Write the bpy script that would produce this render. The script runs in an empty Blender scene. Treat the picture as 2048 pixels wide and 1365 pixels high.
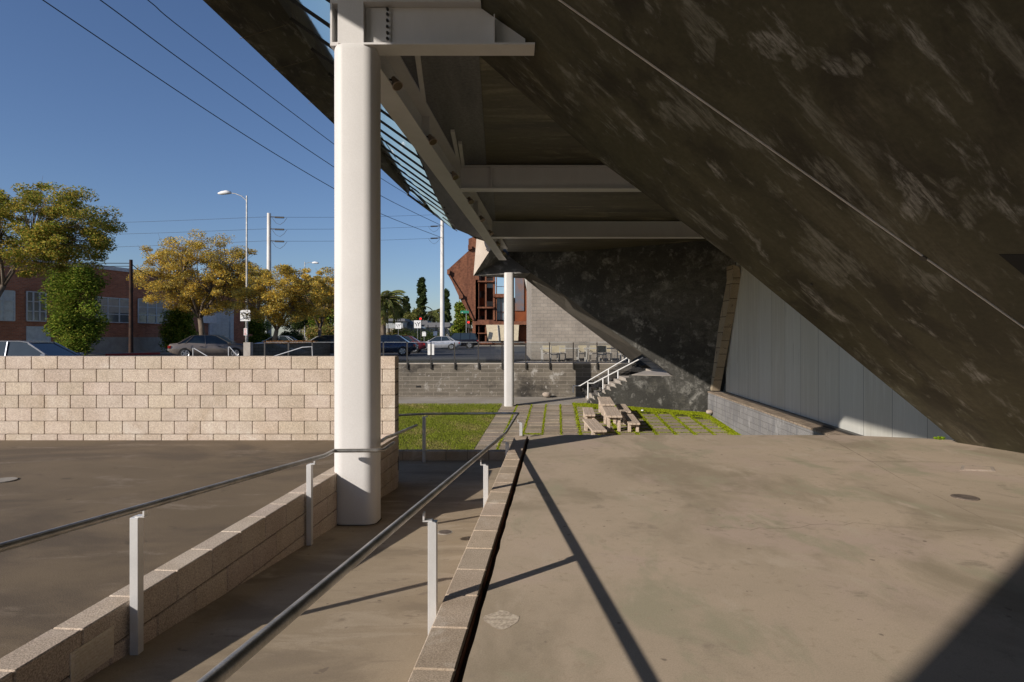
import bpy, math, random
import numpy as np
from mathutils import Vector
random.seed(7); rng = np.random.default_rng(7)
S = bpy.context.scene; COL = S.collection
F = 1240.0; EYE = 1.6; K = 0.0734          # picture scale, eye height, skew of the site's long axis
def P(u, v, Y): return Vector(((u-1024)/F*Y, Y, EYE-(v-676)/F*Y))
def G(xo, Y, z): return Vector((xo+K*Y, Y, z))
def gz(Y): return -2.57+0.0343*Y           # sunken court surface
def ramp(Y): return .076-.0833*Y

# ------------------------------------------------------------------ mesh helpers
def tag(o, label=None, cat=None, group=None, kind=None):
    if label: o['label'] = label
    if cat: o['category'] = cat
    if group: o['group'] = group
    if kind: o['kind'] = kind
    return o
def wloc(o):
    v = Vector((0, 0, 0))
    while o: v = v+Vector(o.location); o = o.parent
    return v
class MB:
    def __init__(s): s.v = []; s.f = []; s.c = []
    def poly(s, pts, c=None):
        n = len(s.v); s.v += [tuple(p) for p in pts]; s.f.append(tuple(range(n, n+len(pts)))); s.c.append(c)
        return s
    def prism(s, pts, vec, c=None):
        pts = [Vector(p) for p in pts]; vec = Vector(vec); n = len(pts); b = len(s.v)
        nrm = Vector((0, 0, 0))
        for i in range(n):
            a, d = pts[i], pts[(i+1) % n]; nrm += a.cross(d)
        if nrm.dot(vec) > 0: pts = pts[::-1]
        s.v += [tuple(p) for p in pts]+[tuple(p+vec) for p in pts]
        s.f.append(tuple(range(b, b+n))); s.f.append(tuple(range(b+2*n-1, b+n-1, -1)))
        for i in range(n):
            j = (i+1) % n; s.f.append((b+j, b+i, b+n+i, b+n+j))
        s.c += [c]*(n+2); return s
    def box(s, x0, x1, y0, y1, z0, z1, c=None, skew=0):
        q = [Vector((x0+skew*y0, y0, z0)), Vector((x1+skew*y0, y0, z0)), Vector((x1+skew*y1, y1, z0)), Vector((x0+skew*y1, y1, z0))]
        return s.prism(q, (0, 0, z1-z0), c)
    def bbox(s, x0, x1, y0, y1, z0, z1, b=.006, c=None):   # box with chamfered edges
        n = len(s.v)
        cx, cy, cz = (x0+x1)/2, (y0+y1)/2, (z0+z1)/2; hx, hy, hz = (x1-x0)/2, (y1-y0)/2, (z1-z0)/2
        idx = {}
        for sx in (-1, 1):
            for sy in (-1, 1):
                for sz in (-1, 1):
                    for a in range(3):
                        d = [sx*(hx-b), sy*(hy-b), sz*(hz-b)]; h = (sx*hx, sy*hy, sz*hz); d[a] = h[a]
                        idx[sx, sy, sz, a] = len(s.v); s.v.append((cx+d[0], cy+d[1], cz+d[2]))
        def q(ids, out):
            p = [Vector(s.v[i]) for i in ids]; nn = (p[1]-p[0]).cross(p[2]-p[0])
            if nn.dot(Vector(out)) < 0: ids = ids[::-1]
            s.f.append(tuple(ids)); s.c.append(c)
        R = (-1, 1)
        for a in range(3):
            o = [k for k in range(3) if k != a]
            for sa in R:
                ids = []
                for s1, s2 in ((-1, -1), (1, -1), (1, 1), (-1, 1)):
                    k = [0, 0, 0]; k[a] = sa; k[o[0]] = s1; k[o[1]] = s2; ids.append(idx[k[0], k[1], k[2], a])
                out = [0, 0, 0]; out[a] = sa; q(ids, out)
            for s1 in R:
                for s2 in R:
                    k0 = [0, 0, 0]; k0[a] = -1; k0[o[0]] = s1; k0[o[1]] = s2; k1 = list(k0); k1[a] = 1
                    out = [0, 0, 0]; out[o[0]] = s1; out[o[1]] = s2
                    q([idx[(*k0, o[0])], idx[(*k1, o[0])], idx[(*k1, o[1])], idx[(*k0, o[1])]], out)
        for sx in R:
            for sy in R:
                for sz in R: q([idx[sx, sy, sz, 0], idx[sx, sy, sz, 1], idx[sx, sy, sz, 2]], (sx, sy, sz))
        return s
    def tube(s, pts, r, n=8, caps=True, c=None):
        pts = [Vector(p) for p in pts]; rs = r if isinstance(r, (list, tuple)) else [r]*len(pts)
        b = len(s.v); m = len(pts); up = None
        for i, p in enumerate(pts):
            d = (pts[min(i+1, m-1)]-pts[max(i-1, 0)]).normalized()
            if up is None:
                up = Vector((0, 0, 1)) if abs(d.z) < .9 else Vector((1, 0, 0))
            a = d.cross(up).normalized(); e = a.cross(d).normalized()
            for k in range(n):
                t = 2*math.pi*(k+.5)/n
                s.v.append(tuple(p+(a*math.cos(t)+e*math.sin(t))*rs[i]))
        for i in range(m-1):
            for k in range(n):
                k2 = (k+1) % n; s.f.append((b+i*n+k, b+i*n+k2, b+(i+1)*n+k2, b+(i+1)*n+k)); s.c.append(c)
        if caps:
            s.f.append(tuple(b+k for k in range(n))[::-1]); s.f.append(tuple(b+(m-1)*n+k for k in range(n))); s.c += [c, c]
        return s
    def bar(s, p0, p1, w, h, up=(0, 0, 1), c=None):
        p0 = Vector(p0); p1 = Vector(p1); d = (p1-p0).normalized(); a = d.cross(Vector(up)).normalized(); e = a.cross(d)
        q = [p0+a*w/2+e*h/2, p0-a*w/2+e*h/2, p0-a*w/2-e*h/2, p0+a*w/2-e*h/2]
        return s.prism(q, p1-p0, c)
    def build(s, name, mat, parent=None, world=True, smooth=False, sharp=None):
        vs = np.array(s.v, dtype=float)
        if parent is not None: off = np.array(wloc(parent)) if world else np.zeros(3)
        elif world: off = np.array([(vs[:, 0].min()+vs[:, 0].max())/2, (vs[:, 1].min()+vs[:, 1].max())/2, vs[:, 2].min()])
        else: off = np.zeros(3)
        me = bpy.data.meshes.new(name); me.from_pydata([tuple(x) for x in (vs-off)], [], s.f); me.update()
        uv = me.uv_layers.new(name='UVMap'); data = np.zeros(len(me.loops)*2)
        col = None
        if any(x is not None for x in s.c):
            col = me.color_attributes.new('col', 'FLOAT_COLOR', 'CORNER'); cd = np.ones(len(me.loops)*4)
        for p in me.polygons:
            n = p.normal
            if abs(n.z) < .995: t = Vector((0, 0, 1)).cross(n).normalized()
            else: t = Vector((1, 0, 0))
            b = n.cross(t)
            for li in p.loop_indices:
                q = Vector(vs[me.loops[li].vertex_index]); data[2*li] = q.dot(t); data[2*li+1] = q.dot(b)
                if col is not None:
                    cc = s.c[p.index]; cc = (1, 1, 1) if cc is None else cc
                    cd[4*li:4*li+3] = cc
        uv.data.foreach_set('uv', data)
        if col is not None: col.data.foreach_set('color', cd)
        me.materials.append(mat)
        o = bpy.data.objects.new(name, me); COL.objects.link(o)
        if parent is not None: o.parent = parent
        elif world: o.location = off
        if smooth:
            me.polygons.foreach_set('use_smooth', [True]*len(me.polygons))
            if sharp: me.set_sharp_from_angle(angle=math.radians(sharp))
        return o
def thing(name, loc, label, cat, group=None, rz=0):
    o = bpy.data.objects.new(name, None); COL.objects.link(o); o.location = loc; o.rotation_euler = (0, 0, rz)
    return tag(o, label, cat, group)
KIDS = {}
def copy_tree(o, parent=None):
    c = o.copy(); COL.objects.link(c)
    if parent: c.parent = parent
    for ch in [x for x in COL.objects if x.parent == o]: copy_tree(ch, c)
    return c
def quads(name, centers, size, dirs, mat, cols, parent=None, aspect=.5):
    """many small leaf faces: centres (n,3), size (n,), random planes"""
    n = len(centers)
    a = dirs/np.linalg.norm(dirs, axis=1)[:, None]
    r = rng.normal(size=(n, 3)); b = np.cross(a, r); b /= np.linalg.norm(b, axis=1)[:, None]
    L = (a*size[:, None]); W = (b*size[:, None]*aspect)
    v = np.empty((n, 4, 3)); v[:, 0] = centers-L; v[:, 1] = centers+W*.9-L*.1; v[:, 2] = centers+L; v[:, 3] = centers-W*.9-L*.1
    off = np.array(wloc(parent)) if parent is not None else np.array([centers[:, 0].mean(), centers[:, 1].mean(), centers[:, 2].min()])
    v = (v-off).reshape(-1, 3)
    me = bpy.data.meshes.new(name); me.vertices.add(4*n); me.vertices.foreach_set('co', v.ravel())
    me.loops.add(4*n); me.loops.foreach_set('vertex_index', np.arange(4*n)); me.polygons.add(n)
    me.polygons.foreach_set('loop_start', np.arange(n)*4); me.polygons.foreach_set('loop_total', np.full(n, 4))
    me.update(); ca = me.color_attributes.new('col', 'FLOAT_COLOR', 'CORNER')
    c = np.ones((n, 4, 4)); c[:, :, :3] = cols[:, None, :]; ca.data.foreach_set('color', c.ravel())
    me.materials.append(mat); o = bpy.data.objects.new(name, me); COL.objects.link(o)
    if parent is not None: o.parent = parent
    else: o.location = off
    return o

# ------------------------------------------------------------------ materials
def new_mat(name):
    m = bpy.data.materials.new(name); m.use_nodes = True; nt = m.node_tree; nt.nodes.clear()
    out = nt.nodes.new('ShaderNodeOutputMaterial'); b = nt.nodes.new('ShaderNodeBsdfPrincipled'); nt.links.new(b.outputs[0], out.inputs[0])
    return m, nt, b
def N(nt, t, **k):
    n = nt.nodes.new(t)
    for a, v in k.items(): setattr(n, a, v)
    return n
def coords(nt, mode, sc=(1, 1, 1), rot=(0, 0, 0)):
    mp = N(nt, 'ShaderNodeMapping'); mp.inputs['Scale'].default_value = sc; mp.inputs['Rotation'].default_value = rot
    if mode == 'pos': g = N(nt, 'ShaderNodeNewGeometry'); nt.links.new(g.outputs['Position'], mp.inputs[0])
    else: g = N(nt, 'ShaderNodeTexCoord'); nt.links.new(g.outputs['UV' if mode == 'uv' else 'Object'], mp.inputs[0])
    return mp.outputs[0]
def noise(nt, vec, scale, detail=5, rough=.6, dist=0):
    n = N(nt, 'ShaderNodeTexNoise'); n.inputs['Scale'].default_value = scale; n.inputs['Detail'].default_value = detail
    n.inputs['Roughness'].default_value = rough; n.inputs['Distortion'].default_value = dist; nt.links.new(vec, n.inputs['Vector']); return n.outputs['Fac']
def ramp_(nt, fac, p0, p1, a=0., b=1.):
    r = N(nt, 'ShaderNodeMapRange'); r.inputs[1].default_value = p0; r.inputs[2].default_value = p1; r.inputs[3].default_value = a; r.inputs[4].default_value = b
    r.interpolation_type = 'SMOOTHSTEP'; nt.links.new(fac, r.inputs[0]); return r.outputs[0]
def mix(nt, fac, a, b, mode='MIX'):
    m = N(nt, 'ShaderNodeMix', data_type='RGBA', blend_type=mode)
    for i, x in ((6, a), (7, b)):
        if isinstance(x, (tuple, list)): m.inputs[i].default_value = (*x[:3], 1)
        else: nt.links.new(x, m.inputs[i])
    if isinstance(fac, (int, float)): m.inputs[0].default_value = fac
    else: nt.links.new(fac, m.inputs[0])
    return m.outputs[2]
def bump(nt, b, h, strength=.3, dist=.01):
    n = N(nt, 'ShaderNodeBump'); n.inputs['Strength'].default_value = strength; n.inputs['Distance'].default_value = dist
    nt.links.new(h, n.inputs['Height']); nt.links.new(n.outputs[0], b.inputs['Normal'])
def attr(nt):
    a = N(nt, 'ShaderNodeVertexColor'); a.layer_name = 'col'; return a.outputs[0]
def surf(name, c1, c2, mode='pos', scale=1., st=(1, 1, 1), rough=.85, fine=None, bmp=.2, use_attr=False, spots=None, spec=.3, metal=0, lo=.35, hi=.65, bdist=.006, patches=None, rot=(0, 0, 0)):
    m, nt, b = new_mat(name); v = coords(nt, mode, st, rot); v0 = coords(nt, mode)
    c = mix(nt, ramp_(nt, noise(nt, v, scale, 6, .65, .4), lo, hi), c1, c2)
    if patches:
        for pt_ in patches:
            (pc, psc, p0, p1, pst) = pt_[:5]; f_ = ramp_(nt, noise(nt, coords(nt, mode, pst, rot), psc, 8, .62, .5), p0, p1)
            if len(pt_) > 5:      # broken up by brush-like strokes
                g_ = ramp_(nt, noise(nt, coords(nt, mode, pt_[6], rot), pt_[5], 5, .7, .6), .33, .67); mm = N(nt, 'ShaderNodeMath', operation='MULTIPLY'); nt.links.new(f_, mm.inputs[0]); nt.links.new(g_, mm.inputs[1]); f_ = mm.outputs[0]
            c = mix(nt, f_, c, pc)
    fs, fa = fine or (60, .18)
    fn = noise(nt, v0, fs, 3, .7)
    c = mix(nt, fa, c, ramp_(nt, fn, .3, .7), 'OVERLAY')
    if spots: c = mix(nt, ramp_(nt, noise(nt, coords(nt, mode, spots[4] if len(spots) > 4 else (1, 1, 1)), spots[1], 2, .5), spots[2], spots[3]), c, spots[0])
    if use_attr: c = mix(nt, 1., c, attr(nt), 'MULTIPLY')
    nt.links.new(c, b.inputs['Base Color']); b.inputs['Roughness'].default_value = rough; b.inputs['Metallic'].default_value = metal
    b.inputs['Specular IOR Level'].default_value = spec
    if bmp: bump(nt, b, fn, bmp, bdist)
    return m
def plain(name, c, rough=.5, metal=0, spec=.5, emit=None):
    m, nt, b = new_mat(name); v = coords(nt, 'pos')
    cc = mix(nt, ramp_(nt, noise(nt, v, 3.3, 4), .3, .7), tuple(x*.88 for x in c), tuple(min(1, x*1.08) for x in c))
    nt.links.new(cc, b.inputs['Base Color']); b.inputs['Roughness'].default_value = rough; b.inputs['Metallic'].default_value = metal
    b.inputs['Specular IOR Level'].default_value = spec
    if emit: b.inputs['Emission Color'].default_value = (*emit[:3], 1); b.inputs['Emission Strength'].default_value = emit[3]
    return m
def glass_mat(name, tint, refl, rough=.02):
    m = bpy.data.materials.new(name); m.use_nodes = True; nt = m.node_tree; nt.nodes.clear()
    out = N(nt, 'ShaderNodeOutputMaterial'); t = N(nt, 'ShaderNodeBsdfTransparent'); g = N(nt, 'ShaderNodeBsdfGlossy'); mx = N(nt, 'ShaderNodeMixShader')
    t.inputs[0].default_value = (*tint, 1); g.inputs['Roughness'].default_value = rough; g.inputs[0].default_value = (.9, .95, 1, 1)
    fr = N(nt, 'ShaderNodeFresnel'); fr.inputs[0].default_value = 1.5
    ad = N(nt, 'ShaderNodeMath', operation='ADD'); ad.inputs[1].default_value = refl; nt.links.new(fr.outputs[0], ad.inputs[0])
    nt.links.new(ad.outputs[0], mx.inputs[0]); nt.links.new(t.outputs[0], mx.inputs[1]); nt.links.new(g.outputs[0], mx.inputs[2]); nt.links.new(mx.outputs[0], out.inputs[0])
    return m
def leaf_mat(name, trans=.42):
    m = bpy.data.materials.new(name); m.use_nodes = True; nt = m.node_tree; nt.nodes.clear()
    out = N(nt, 'ShaderNodeOutputMaterial'); d = N(nt, 'ShaderNodeBsdfDiffuse'); t = N(nt, 'ShaderNodeBsdfTranslucent'); mx = N(nt, 'ShaderNodeMixShader')
    a = attr(nt); nt.links.new(a, d.inputs[0]); nt.links.new(a, t.inputs[0]); mx.inputs[0].default_value = trans
    nt.links.new(d.outputs[0], mx.inputs[1]); nt.links.new(t.outputs[0], mx.inputs[2]); nt.links.new(mx.outputs[0], out.inputs[0]); return m
def brick_mat(name, c1, c2, mortar, w, h, ms, rough=.9, patches=None, bmp=.4):
    m, nt, b = new_mat(name); v = coords(nt, 'uv'); t = N(nt, 'ShaderNodeTexBrick'); nt.links.new(v, t.inputs[0])
    t.inputs['Color1'].default_value = (*c1, 1); t.inputs['Color2'].default_value = (*c2, 1); t.inputs['Mortar'].default_value = (*mortar, 1)
    t.inputs['Scale'].default_value = 1; t.inputs['Mortar Size'].default_value = ms; t.inputs['Brick Width'].default_value = w; t.inputs['Row Height'].default_value = h
    t.inputs['Mortar Smooth'].default_value = .1; t.offset = .5
    c = mix(nt, .5, t.outputs[0], ramp_(nt, noise(nt, v, .7, 6, .7), .3, .7, .35, .65), 'OVERLAY')
    c = mix(nt, .25, c, ramp_(nt, noise(nt, v, 40, 3), .3, .7), 'OVERLAY')
    if patches:
        for (pc, psc, p0, p1, pst) in patches: c = mix(nt, ramp_(nt, noise(nt, coords(nt, 'uv', pst), psc, 8, .7, .3), p0, p1), c, pc)
    nt.links.new(c, b.inputs['Base Color']); b.inputs['Roughness'].default_value = rough; b.inputs['Specular IOR Level'].default_value = .2
    inv = N(nt, 'ShaderNodeMath', operation='SUBTRACT'); inv.inputs[0].default_value = 1; nt.links.new(t.outputs['Fac'], inv.inputs[1]); bump(nt, b, inv.outputs[0], bmp, .01)
    return m

scuff = (.17, .165, .155)
m_block = surf('beige_block', (.56, .475, .395), (.49, .405, .325), scale=2.2, fine=(120, .42), bmp=.5, use_attr=True, rough=.95, bdist=.006, spots=((.3, .22, .15), 95, .69, .76), patches=[((.44, .35, .26), .9, .55, .72, (1, 1, .6)), ((.60, .53, .45), 1.5, .58, .72, (1, 1, 1))])
m_mortar = surf('dark_mortar', (.075, .055, .04), (.05, .04, .03), rough=1)
m_curb = surf('curb_block', (.50, .405, .31), (.42, .335, .25), scale=3.5, fine=(120, .32), bmp=.35, use_attr=True, rough=.95, spots=((.2, .15, .10), 60, .68, .76), bdist=.005, patches=[((.56, .48, .39), 4, .54, .7, (1, 1, 1))])
m_slab = surf('platform_concrete', (.45, .365, .27), (.51, .41, .305), scale=.5, st=(1, 1.3, 1), rough=.72, fine=(130, .10), bmp=.06, spec=.35,
              spots=((.25, .2, .15), 13, .71, .76), patches=[((.335, .275, .195), .75, .46, .62, (1, .6, 1)), ((.49, .385, .305), .8, .50, .66, (.8, .8, 1)), ((.38, .335, .235), 1.3, .52, .66, (1.2, .7, 1)), ((.51, .42, .32), 2.2, .55, .70, (1.2, .6, 1)), ((.31, .255, .19), 3.2, .57, .68, (1, .8, 1), 9, (1, 2, 1)), ((.40, .32, .23), 14, .54, .66, (1, 1, 1), 2, (1, 1, 1))])
m_ramp = surf('ramp_concrete', (.37, .295, .205), (.43, .345, .245), scale=.8, rough=.82, fine=(130, .10), bmp=.07,
              spots=((.24, .19, .14), 12, .70, .76), patches=[((.30, .24, .17), 1.3, .47, .64, (.6, 1.2, 1)), ((.46, .375, .275), 2.5, .52, .68, (.5, 1.3, 1)), ((.30, .24, .175), 8, .58, .70, (.6, 1.2, 1))])
m_lot = surf('lot_asphalt', (.16, .122, .080), (.195, .148, .098), scale=.6, st=(.8, 1.2, 1), rough=.92, fine=(150, .38), bmp=.4,
             patches=[((.125, .096, .068), .6, .46, .62, (.7, 1.2, 1)), ((.25, .20, .15), 1.6, .53, .66, (.5, 1.2, 1), 6, (1, 3, 1)), ((.11, .085, .06), 5, .62, .70, (.7, 1.2, 1))])
m_road = surf('street_asphalt', (.055, .056, .06), (.075, .075, .08), scale=.3, st=(.15, 1, 1), rough=.85, fine=(20, .2), bmp=0)
m_walk = surf('pavement_concrete', (.34, .31, .27), (.27, .24, .20), scale=.5, rough=.9)
m_earth = surf('earth_ground', (.12, .10, .07), (.08, .085, .045), scale=.05, rough=1, bmp=0)
m_soil = surf('lawn_soil', (.09, .10, .02), (.13, .135, .03), scale=.9, rough=1, fine=(30, .5), bmp=.6, bdist=.03, patches=[((.16, .14, .05), 2.2, .58, .75, (1, 1, 1))])
m_paver = surf('paver_concrete', (.29, .245, .19), (.36, .30, .235), scale=1.3, use_attr=True, rough=.9, fine=(25, .3))
m_stucco = surf('dark_stucco', (.055, .050, .028), (.078, .070, .040), mode='uv', scale=.7, st=(1, .6, 1), rough=.58, fine=(18, .12), bmp=.12, spec=.35,
                patches=[((.034, .029, .018), 1.0, .45, .62, (1.2, .6, 1)), ((.115, .10, .066), .8, .5, .66, (1.4, .5, 1), 4, (4, .7, 1)), ((.19, .18, .145), 1.35, .55, .63, (1.5, .62, 1), 5, (4, .6, 1)), ((.30, .285, .25), 1.7, .58, .68, (1.6, .62, 1), 6, (5, .8, 1)), ((.18, .17, .135), 3.6, .58, .68, (1.6, .5, 1), 9, (4, .6, 1))])
m_stucco_wall = surf('black_wall_stucco', (.030, .029, .026), (.052, .050, .044), mode='uv', scale=.5, rough=.7, fine=(14, .2), bmp=.12, spec=.3,
                patches=[((.09, .085, .072), .4, .46, .62, (1, 1.3, 1), 3, (1, 1.5, 1)), ((.17, .165, .15), .6, .54, .66, (1, 1.3, 1), 4, (1.5, 1, 1)), ((.30, .29, .265), .9, .59, .70, (1, 1.1, 1), 3.5, (1, 1.4, 1)), ((.17, .165, .15), 2.0, .54, .64, (1.3, 1, 1), 6, (1, 1, 1))])
m_ceil = surf('brown_soffit', (.066, .056, .032), (.10, .085, .05), mode='pos', scale=.8, st=(.35, 1.4, 1), rough=.55, fine=(12, .15), bmp=.1, spec=.4,
              patches=[((.035, .03, .02), .8, .5, .7, (.4, 1.2, 1)), ((.19, .165, .11), 1.0, .55, .68, (.5, 1.5, 1)), ((.14, .12, .08), 4, .55, .7, (.5, 2.5, 1))])
m_slate = surf('grey_panel', (.11, .11, .115), (.16, .158, .16), mode='pos', scale=1.3, st=(2.2, .35, 1), rot=(0, 0, .5), rough=.6, fine=(20, .2), bmp=.1)
m_white = surf('white_steel_paint', (.56, .545, .53), (.62, .605, .59), scale=.9, st=(1, 1, .5), rough=.42, fine=(120, .05), bmp=.05, spec=.5, patches=[((.42, .39, .35), 2.5, .70, .85, (1, 1, .3))])
m_col = surf('white_column_paint', (.60, .585, .57), (.65, .635, .62), scale=.7, st=(1, 1, .6), rough=.5, fine=(90, .06), bmp=.06, patches=[((.47, .44, .41), 1.6, .66, .85, (1, 1, .5)), ((.40, .37, .33), 14, .74, .8, (1, 1, 1))])
m_galv = surf('galvanised_rail', (.30, .29, .27), (.50, .48, .45), scale=5, rough=.36, metal=.6, fine=(140, .15), bmp=.05, spec=.5)
m_alu = surf('aluminium_post', (.62, .62, .62), (.68, .68, .68), scale=4, rough=.35, metal=.35, fine=(120, .05), bmp=.03)
m_darksteel = plain('dark_steel', (.06, .055, .05), .5, .4)
m_black = plain('black_gap', (.012, .011, .010), .8)
m_glass = glass_mat('clear_guard_glass', (.90, .91, .91), .0)
m_sky_glass = None
m_wood = surf('weathered_wood', (.56, .45, .355), (.44, .355, .28), mode='obj', scale=3, st=(3, .4, 3), rough=.85, fine=(40, .4), bmp=.4, patches=[((.32, .26, .21), 5, .58, .78, (6, .4, 6))])
m_rust = surf('rusted_steel', (.13, .052, .030), (.20, .083, .045), mode='pos', scale=.25, st=(2.5, 2.5, .25), rough=.9, fine=(3, .3), bmp=0, patches=[((.24, .14, .11), 1.2, .64, .76, (1.5, 1.5, .05)), ((.09, .035, .02), .5, .5, .7, (1, 1, .3))])
m_rust2 = surf('orange_rusted_steel', (.24, .065, .02), (.15, .045, .018), scale=.5, rough=.9, bmp=0)
m_dblock = brick_mat('dark_block', (.125, .110, .09), (.17, .15, .122), (.26, .23, .19), .81, .2, .012, patches=[((.04, .036, .032), .35, .5, .66, (.6, 1, 1)), ((.36, .34, .31), 1.3, .565, .66, (1, 1, 1)), ((.32, .30, .28), 5, .60, .68, (1, 1, 1))])
m_gblock = brick_mat('grey_block', (.27, .24, .205), (.31, .275, .235), (.20, .185, .167), .41, .2, .010)
m_lowblock = brick_mat('low_grey_block', (.22, .213, .21), (.245, .238, .235), (.15, .145, .14), .81, .2, .010, patches=[((.15, .15, .16), 1.8, .5, .7, (2.5, .3, 1)), ((.36, .355, .35), 1.4, .55, .70, (1.5, .5, 1))])
m_brick = brick_mat('red_brick', (.52, .20, .11), (.36, .13, .075), (.36, .24, .18), .30, .10, .012)
m_stone = surf('pale_stone', (.45, .38, .32), (.33, .27, .22), scale=6, rough=.95, bmp=.4)
m_leaf = leaf_mat('leaf'); m_grass = leaf_mat('grass_blade', .25)
m_bark = surf('bark', (.13, .10, .075), (.20, .16, .12), scale=4, st=(1, 1, .4), rough=1, bmp=.5)
m_pole = surf('white_pole', (.68, .66, .63), (.60, .57, .53), scale=.8, rough=.6, patches=[((.30, .15, .09), 1.4, .70, .8, (1, 1, .4))])
m_brown = surf('tarred_wood', (.025, .018, .014), (.06, .03, .02), scale=1.5, rough=.9)
m_wire = plain('cable_black', (.02, .02, .022), .6)
m_tyre = plain('tyre_rubber', (.02, .02, .02), .9); m_rim = plain('alloy_rim', (.55, .55, .56), .3, .7)
m_cglass = plain('car_glass', (.02, .03, .035), .05, 0, .8); m_tail = plain('tail_lamp', (.35, .01, .01), .2); m_head = plain('head_lamp', (.7, .7, .72), .15)
m_sign = plain('sign_white', (.75, .75, .74), .5); m_signk = plain('sign_black', (.02, .02, .02), .6); m_signr = plain('sign_red', (.5, .03, .03), .6)
m_green = plain('sign_green', (.02, .22, .13), .5); m_red = plain('red_lamp', (.6, .01, .01), .3, emit=(1, .03, .02, 1.5))
m_redc = plain('red_kerb_paint', (.38, .05, .04), .8)
m_conc = surf('pale_concrete', (.42, .38, .33), (.34, .30, .26), scale=1.2, rough=.9)
m_win = plain('window_glass', (.16, .18, .19), .15, 0, .8); m_winp = plain('pale_window', (.60, .65, .68), .3)
m_frame = plain('window_frame_grey', (.60, .63, .65), .5)
m_pcloth = plain('pale_panel', (.50, .43, .30), .8); m_houses = plain('house_wall', (.33, .35, .36), .9); m_roofg = plain('house_roof', (.16, .155, .15), .9); m_cream = plain('cream_wall', (.5, .47, .41), .9)
def metal_wall():
    m, nt, b = new_mat('blue_steel_panel'); v = coords(nt, 'uv')
    sx = N(nt, 'ShaderNodeSeparateXYZ'); nt.links.new(v, sx.inputs[0])
    dv = N(nt, 'ShaderNodeMath', operation='DIVIDE'); dv.inputs[1].default_value = 1.22; nt.links.new(sx.outputs[0], dv.inputs[0])
    fl = N(nt, 'ShaderNodeMath', operation='FLOOR'); nt.links.new(dv.outputs[0], fl.inputs[0])
    w = N(nt, 'ShaderNodeTexWhiteNoise', noise_dimensions='1D'); nt.links.new(fl.outputs[0], w.inputs[1])
    c = mix(nt, w.outputs[0], (.58, .57, .51), (.63, .63, .585))
    c = mix(nt, ramp_(nt, noise(nt, coords(nt, 'uv', (5, .25, 1)), 1.2, 6, .7), .45, .75), c, (.72, .72, .67))
    c = mix(nt, ramp_(nt, noise(nt, coords(nt, 'uv', (8, .5, 1)), 1.0, 4, .6), .62, .75), c, (.40, .39, .34))
    fr = N(nt, 'ShaderNodeMath', operation='FRACT'); nt.links.new(dv.outputs[0], fr.inputs[0])
    c = mix(nt, ramp_(nt, fr.outputs[0], .012, .018, 1, 0), c, (.22, .22, .21))
    nt.links.new(c, b.inputs['Base Color']); b.inputs['Roughness'].default_value = .45; b.inputs['Metallic'].default_value = .15; return m
m_mwall = metal_wall()

# ------------------------------------------------------------------ setting
def sheet(name, pts, mat, th=None):
    mb = MB()
    if th: mb.prism(pts, (0, 0, -th))
    else: mb.poly(pts)
    return tag(mb.build(name, mat), kind='structure')
R = [Vector(p) for p in ((-2500, -60, 0), (-9, -60, 0), (-9, 27, 0), (-2500, 27, 0))]
far = MB()
far.poly([(-2500, 34, .26), (2500, 34, .26), (2500, 3000, .26), (-2500, 3000, .26)])
far.poly([(-2500, 27, -.06), (-9, 27, -.06), (-9, 34, .26), (-2500, 34, .26)]); far.poly([(-9, 34, .26), (-9, 32.3, .26), (2500, 32.3, .26), (2500, 34, .26)])
tag(far.build('ground', m_earth), kind='structure')
rd = MB(); rd.poly([(-26, 34.5, .30), (60, 34.5, .30), (60, 95, .30), (-70, 95, .30), (-70, 60, .30)])
rd.poly([(-60, 27, -.02), (-9.2, 27, -.02), (-9.2, 34.5, .30), (-60, 34.5, .30)]); rd.poly([(-60, 34.5, .3), (-26, 34.5, .3), (-70, 60, .3)])
tag(rd.build('road', m_road), kind='structure')
ln = MB()
for y in (52.0, 61.5, 73): ln.poly([(-9, y, .306), (60, y, .306), (60, y+.25, .306), (-9, y+.25, .306)])
tag(ln.build('road_marking', m_walk), kind='structure')
sheet('far_pavement', [(-70, 95, .42), (60, 95, .42), (60, 99, .42), (-70, 99, .42)], m_walk, .3)
# lot: flat asphalt, left of the low wall, and behind the tall wall
lot = MB(); lot.poly([(-60, -20, 0), (-2.6+K*-20, -20, 0), (-2.6+K*9.7, 9.7, 0), (-60, 9.7, 0)]); lot.poly([(-60, 9.99, 0), (-9, 9.99, 0), (-9, 27.2, 0), (-60, 27.2, 0)])
tag(lot.build('parking_lot', m_lot), kind='structure')
tag(MB().prism([(-9, 10, 0), (-9, 32, 0), (-9.3, 32, 0), (-9.3, 10, 0)], (0, 0, -3)).build('court_side_wall', m_dblock), 'dark block retaining wall on the hidden left side of the lawn', 'wall')
# ramp + landing
rp = MB(); pr = [G(-2.474, -3, ramp(-3)), G(-.66, -3, ramp(-3)), G(-.66, 9.5, ramp(9.5)), G(-2.474, 9.5, ramp(9.5))]
rp.prism(pr, (0, 0, -.4)); rp.build
tag(rp.build('ramp', m_ramp), kind='structure')
sheet('landing', [(-6, 9.5, -.716), (1.6, 9.5, -.716), (1.6, 11.7, -.716), (-6, 11.7, -.716)], m_ramp, 2.2)
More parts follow.
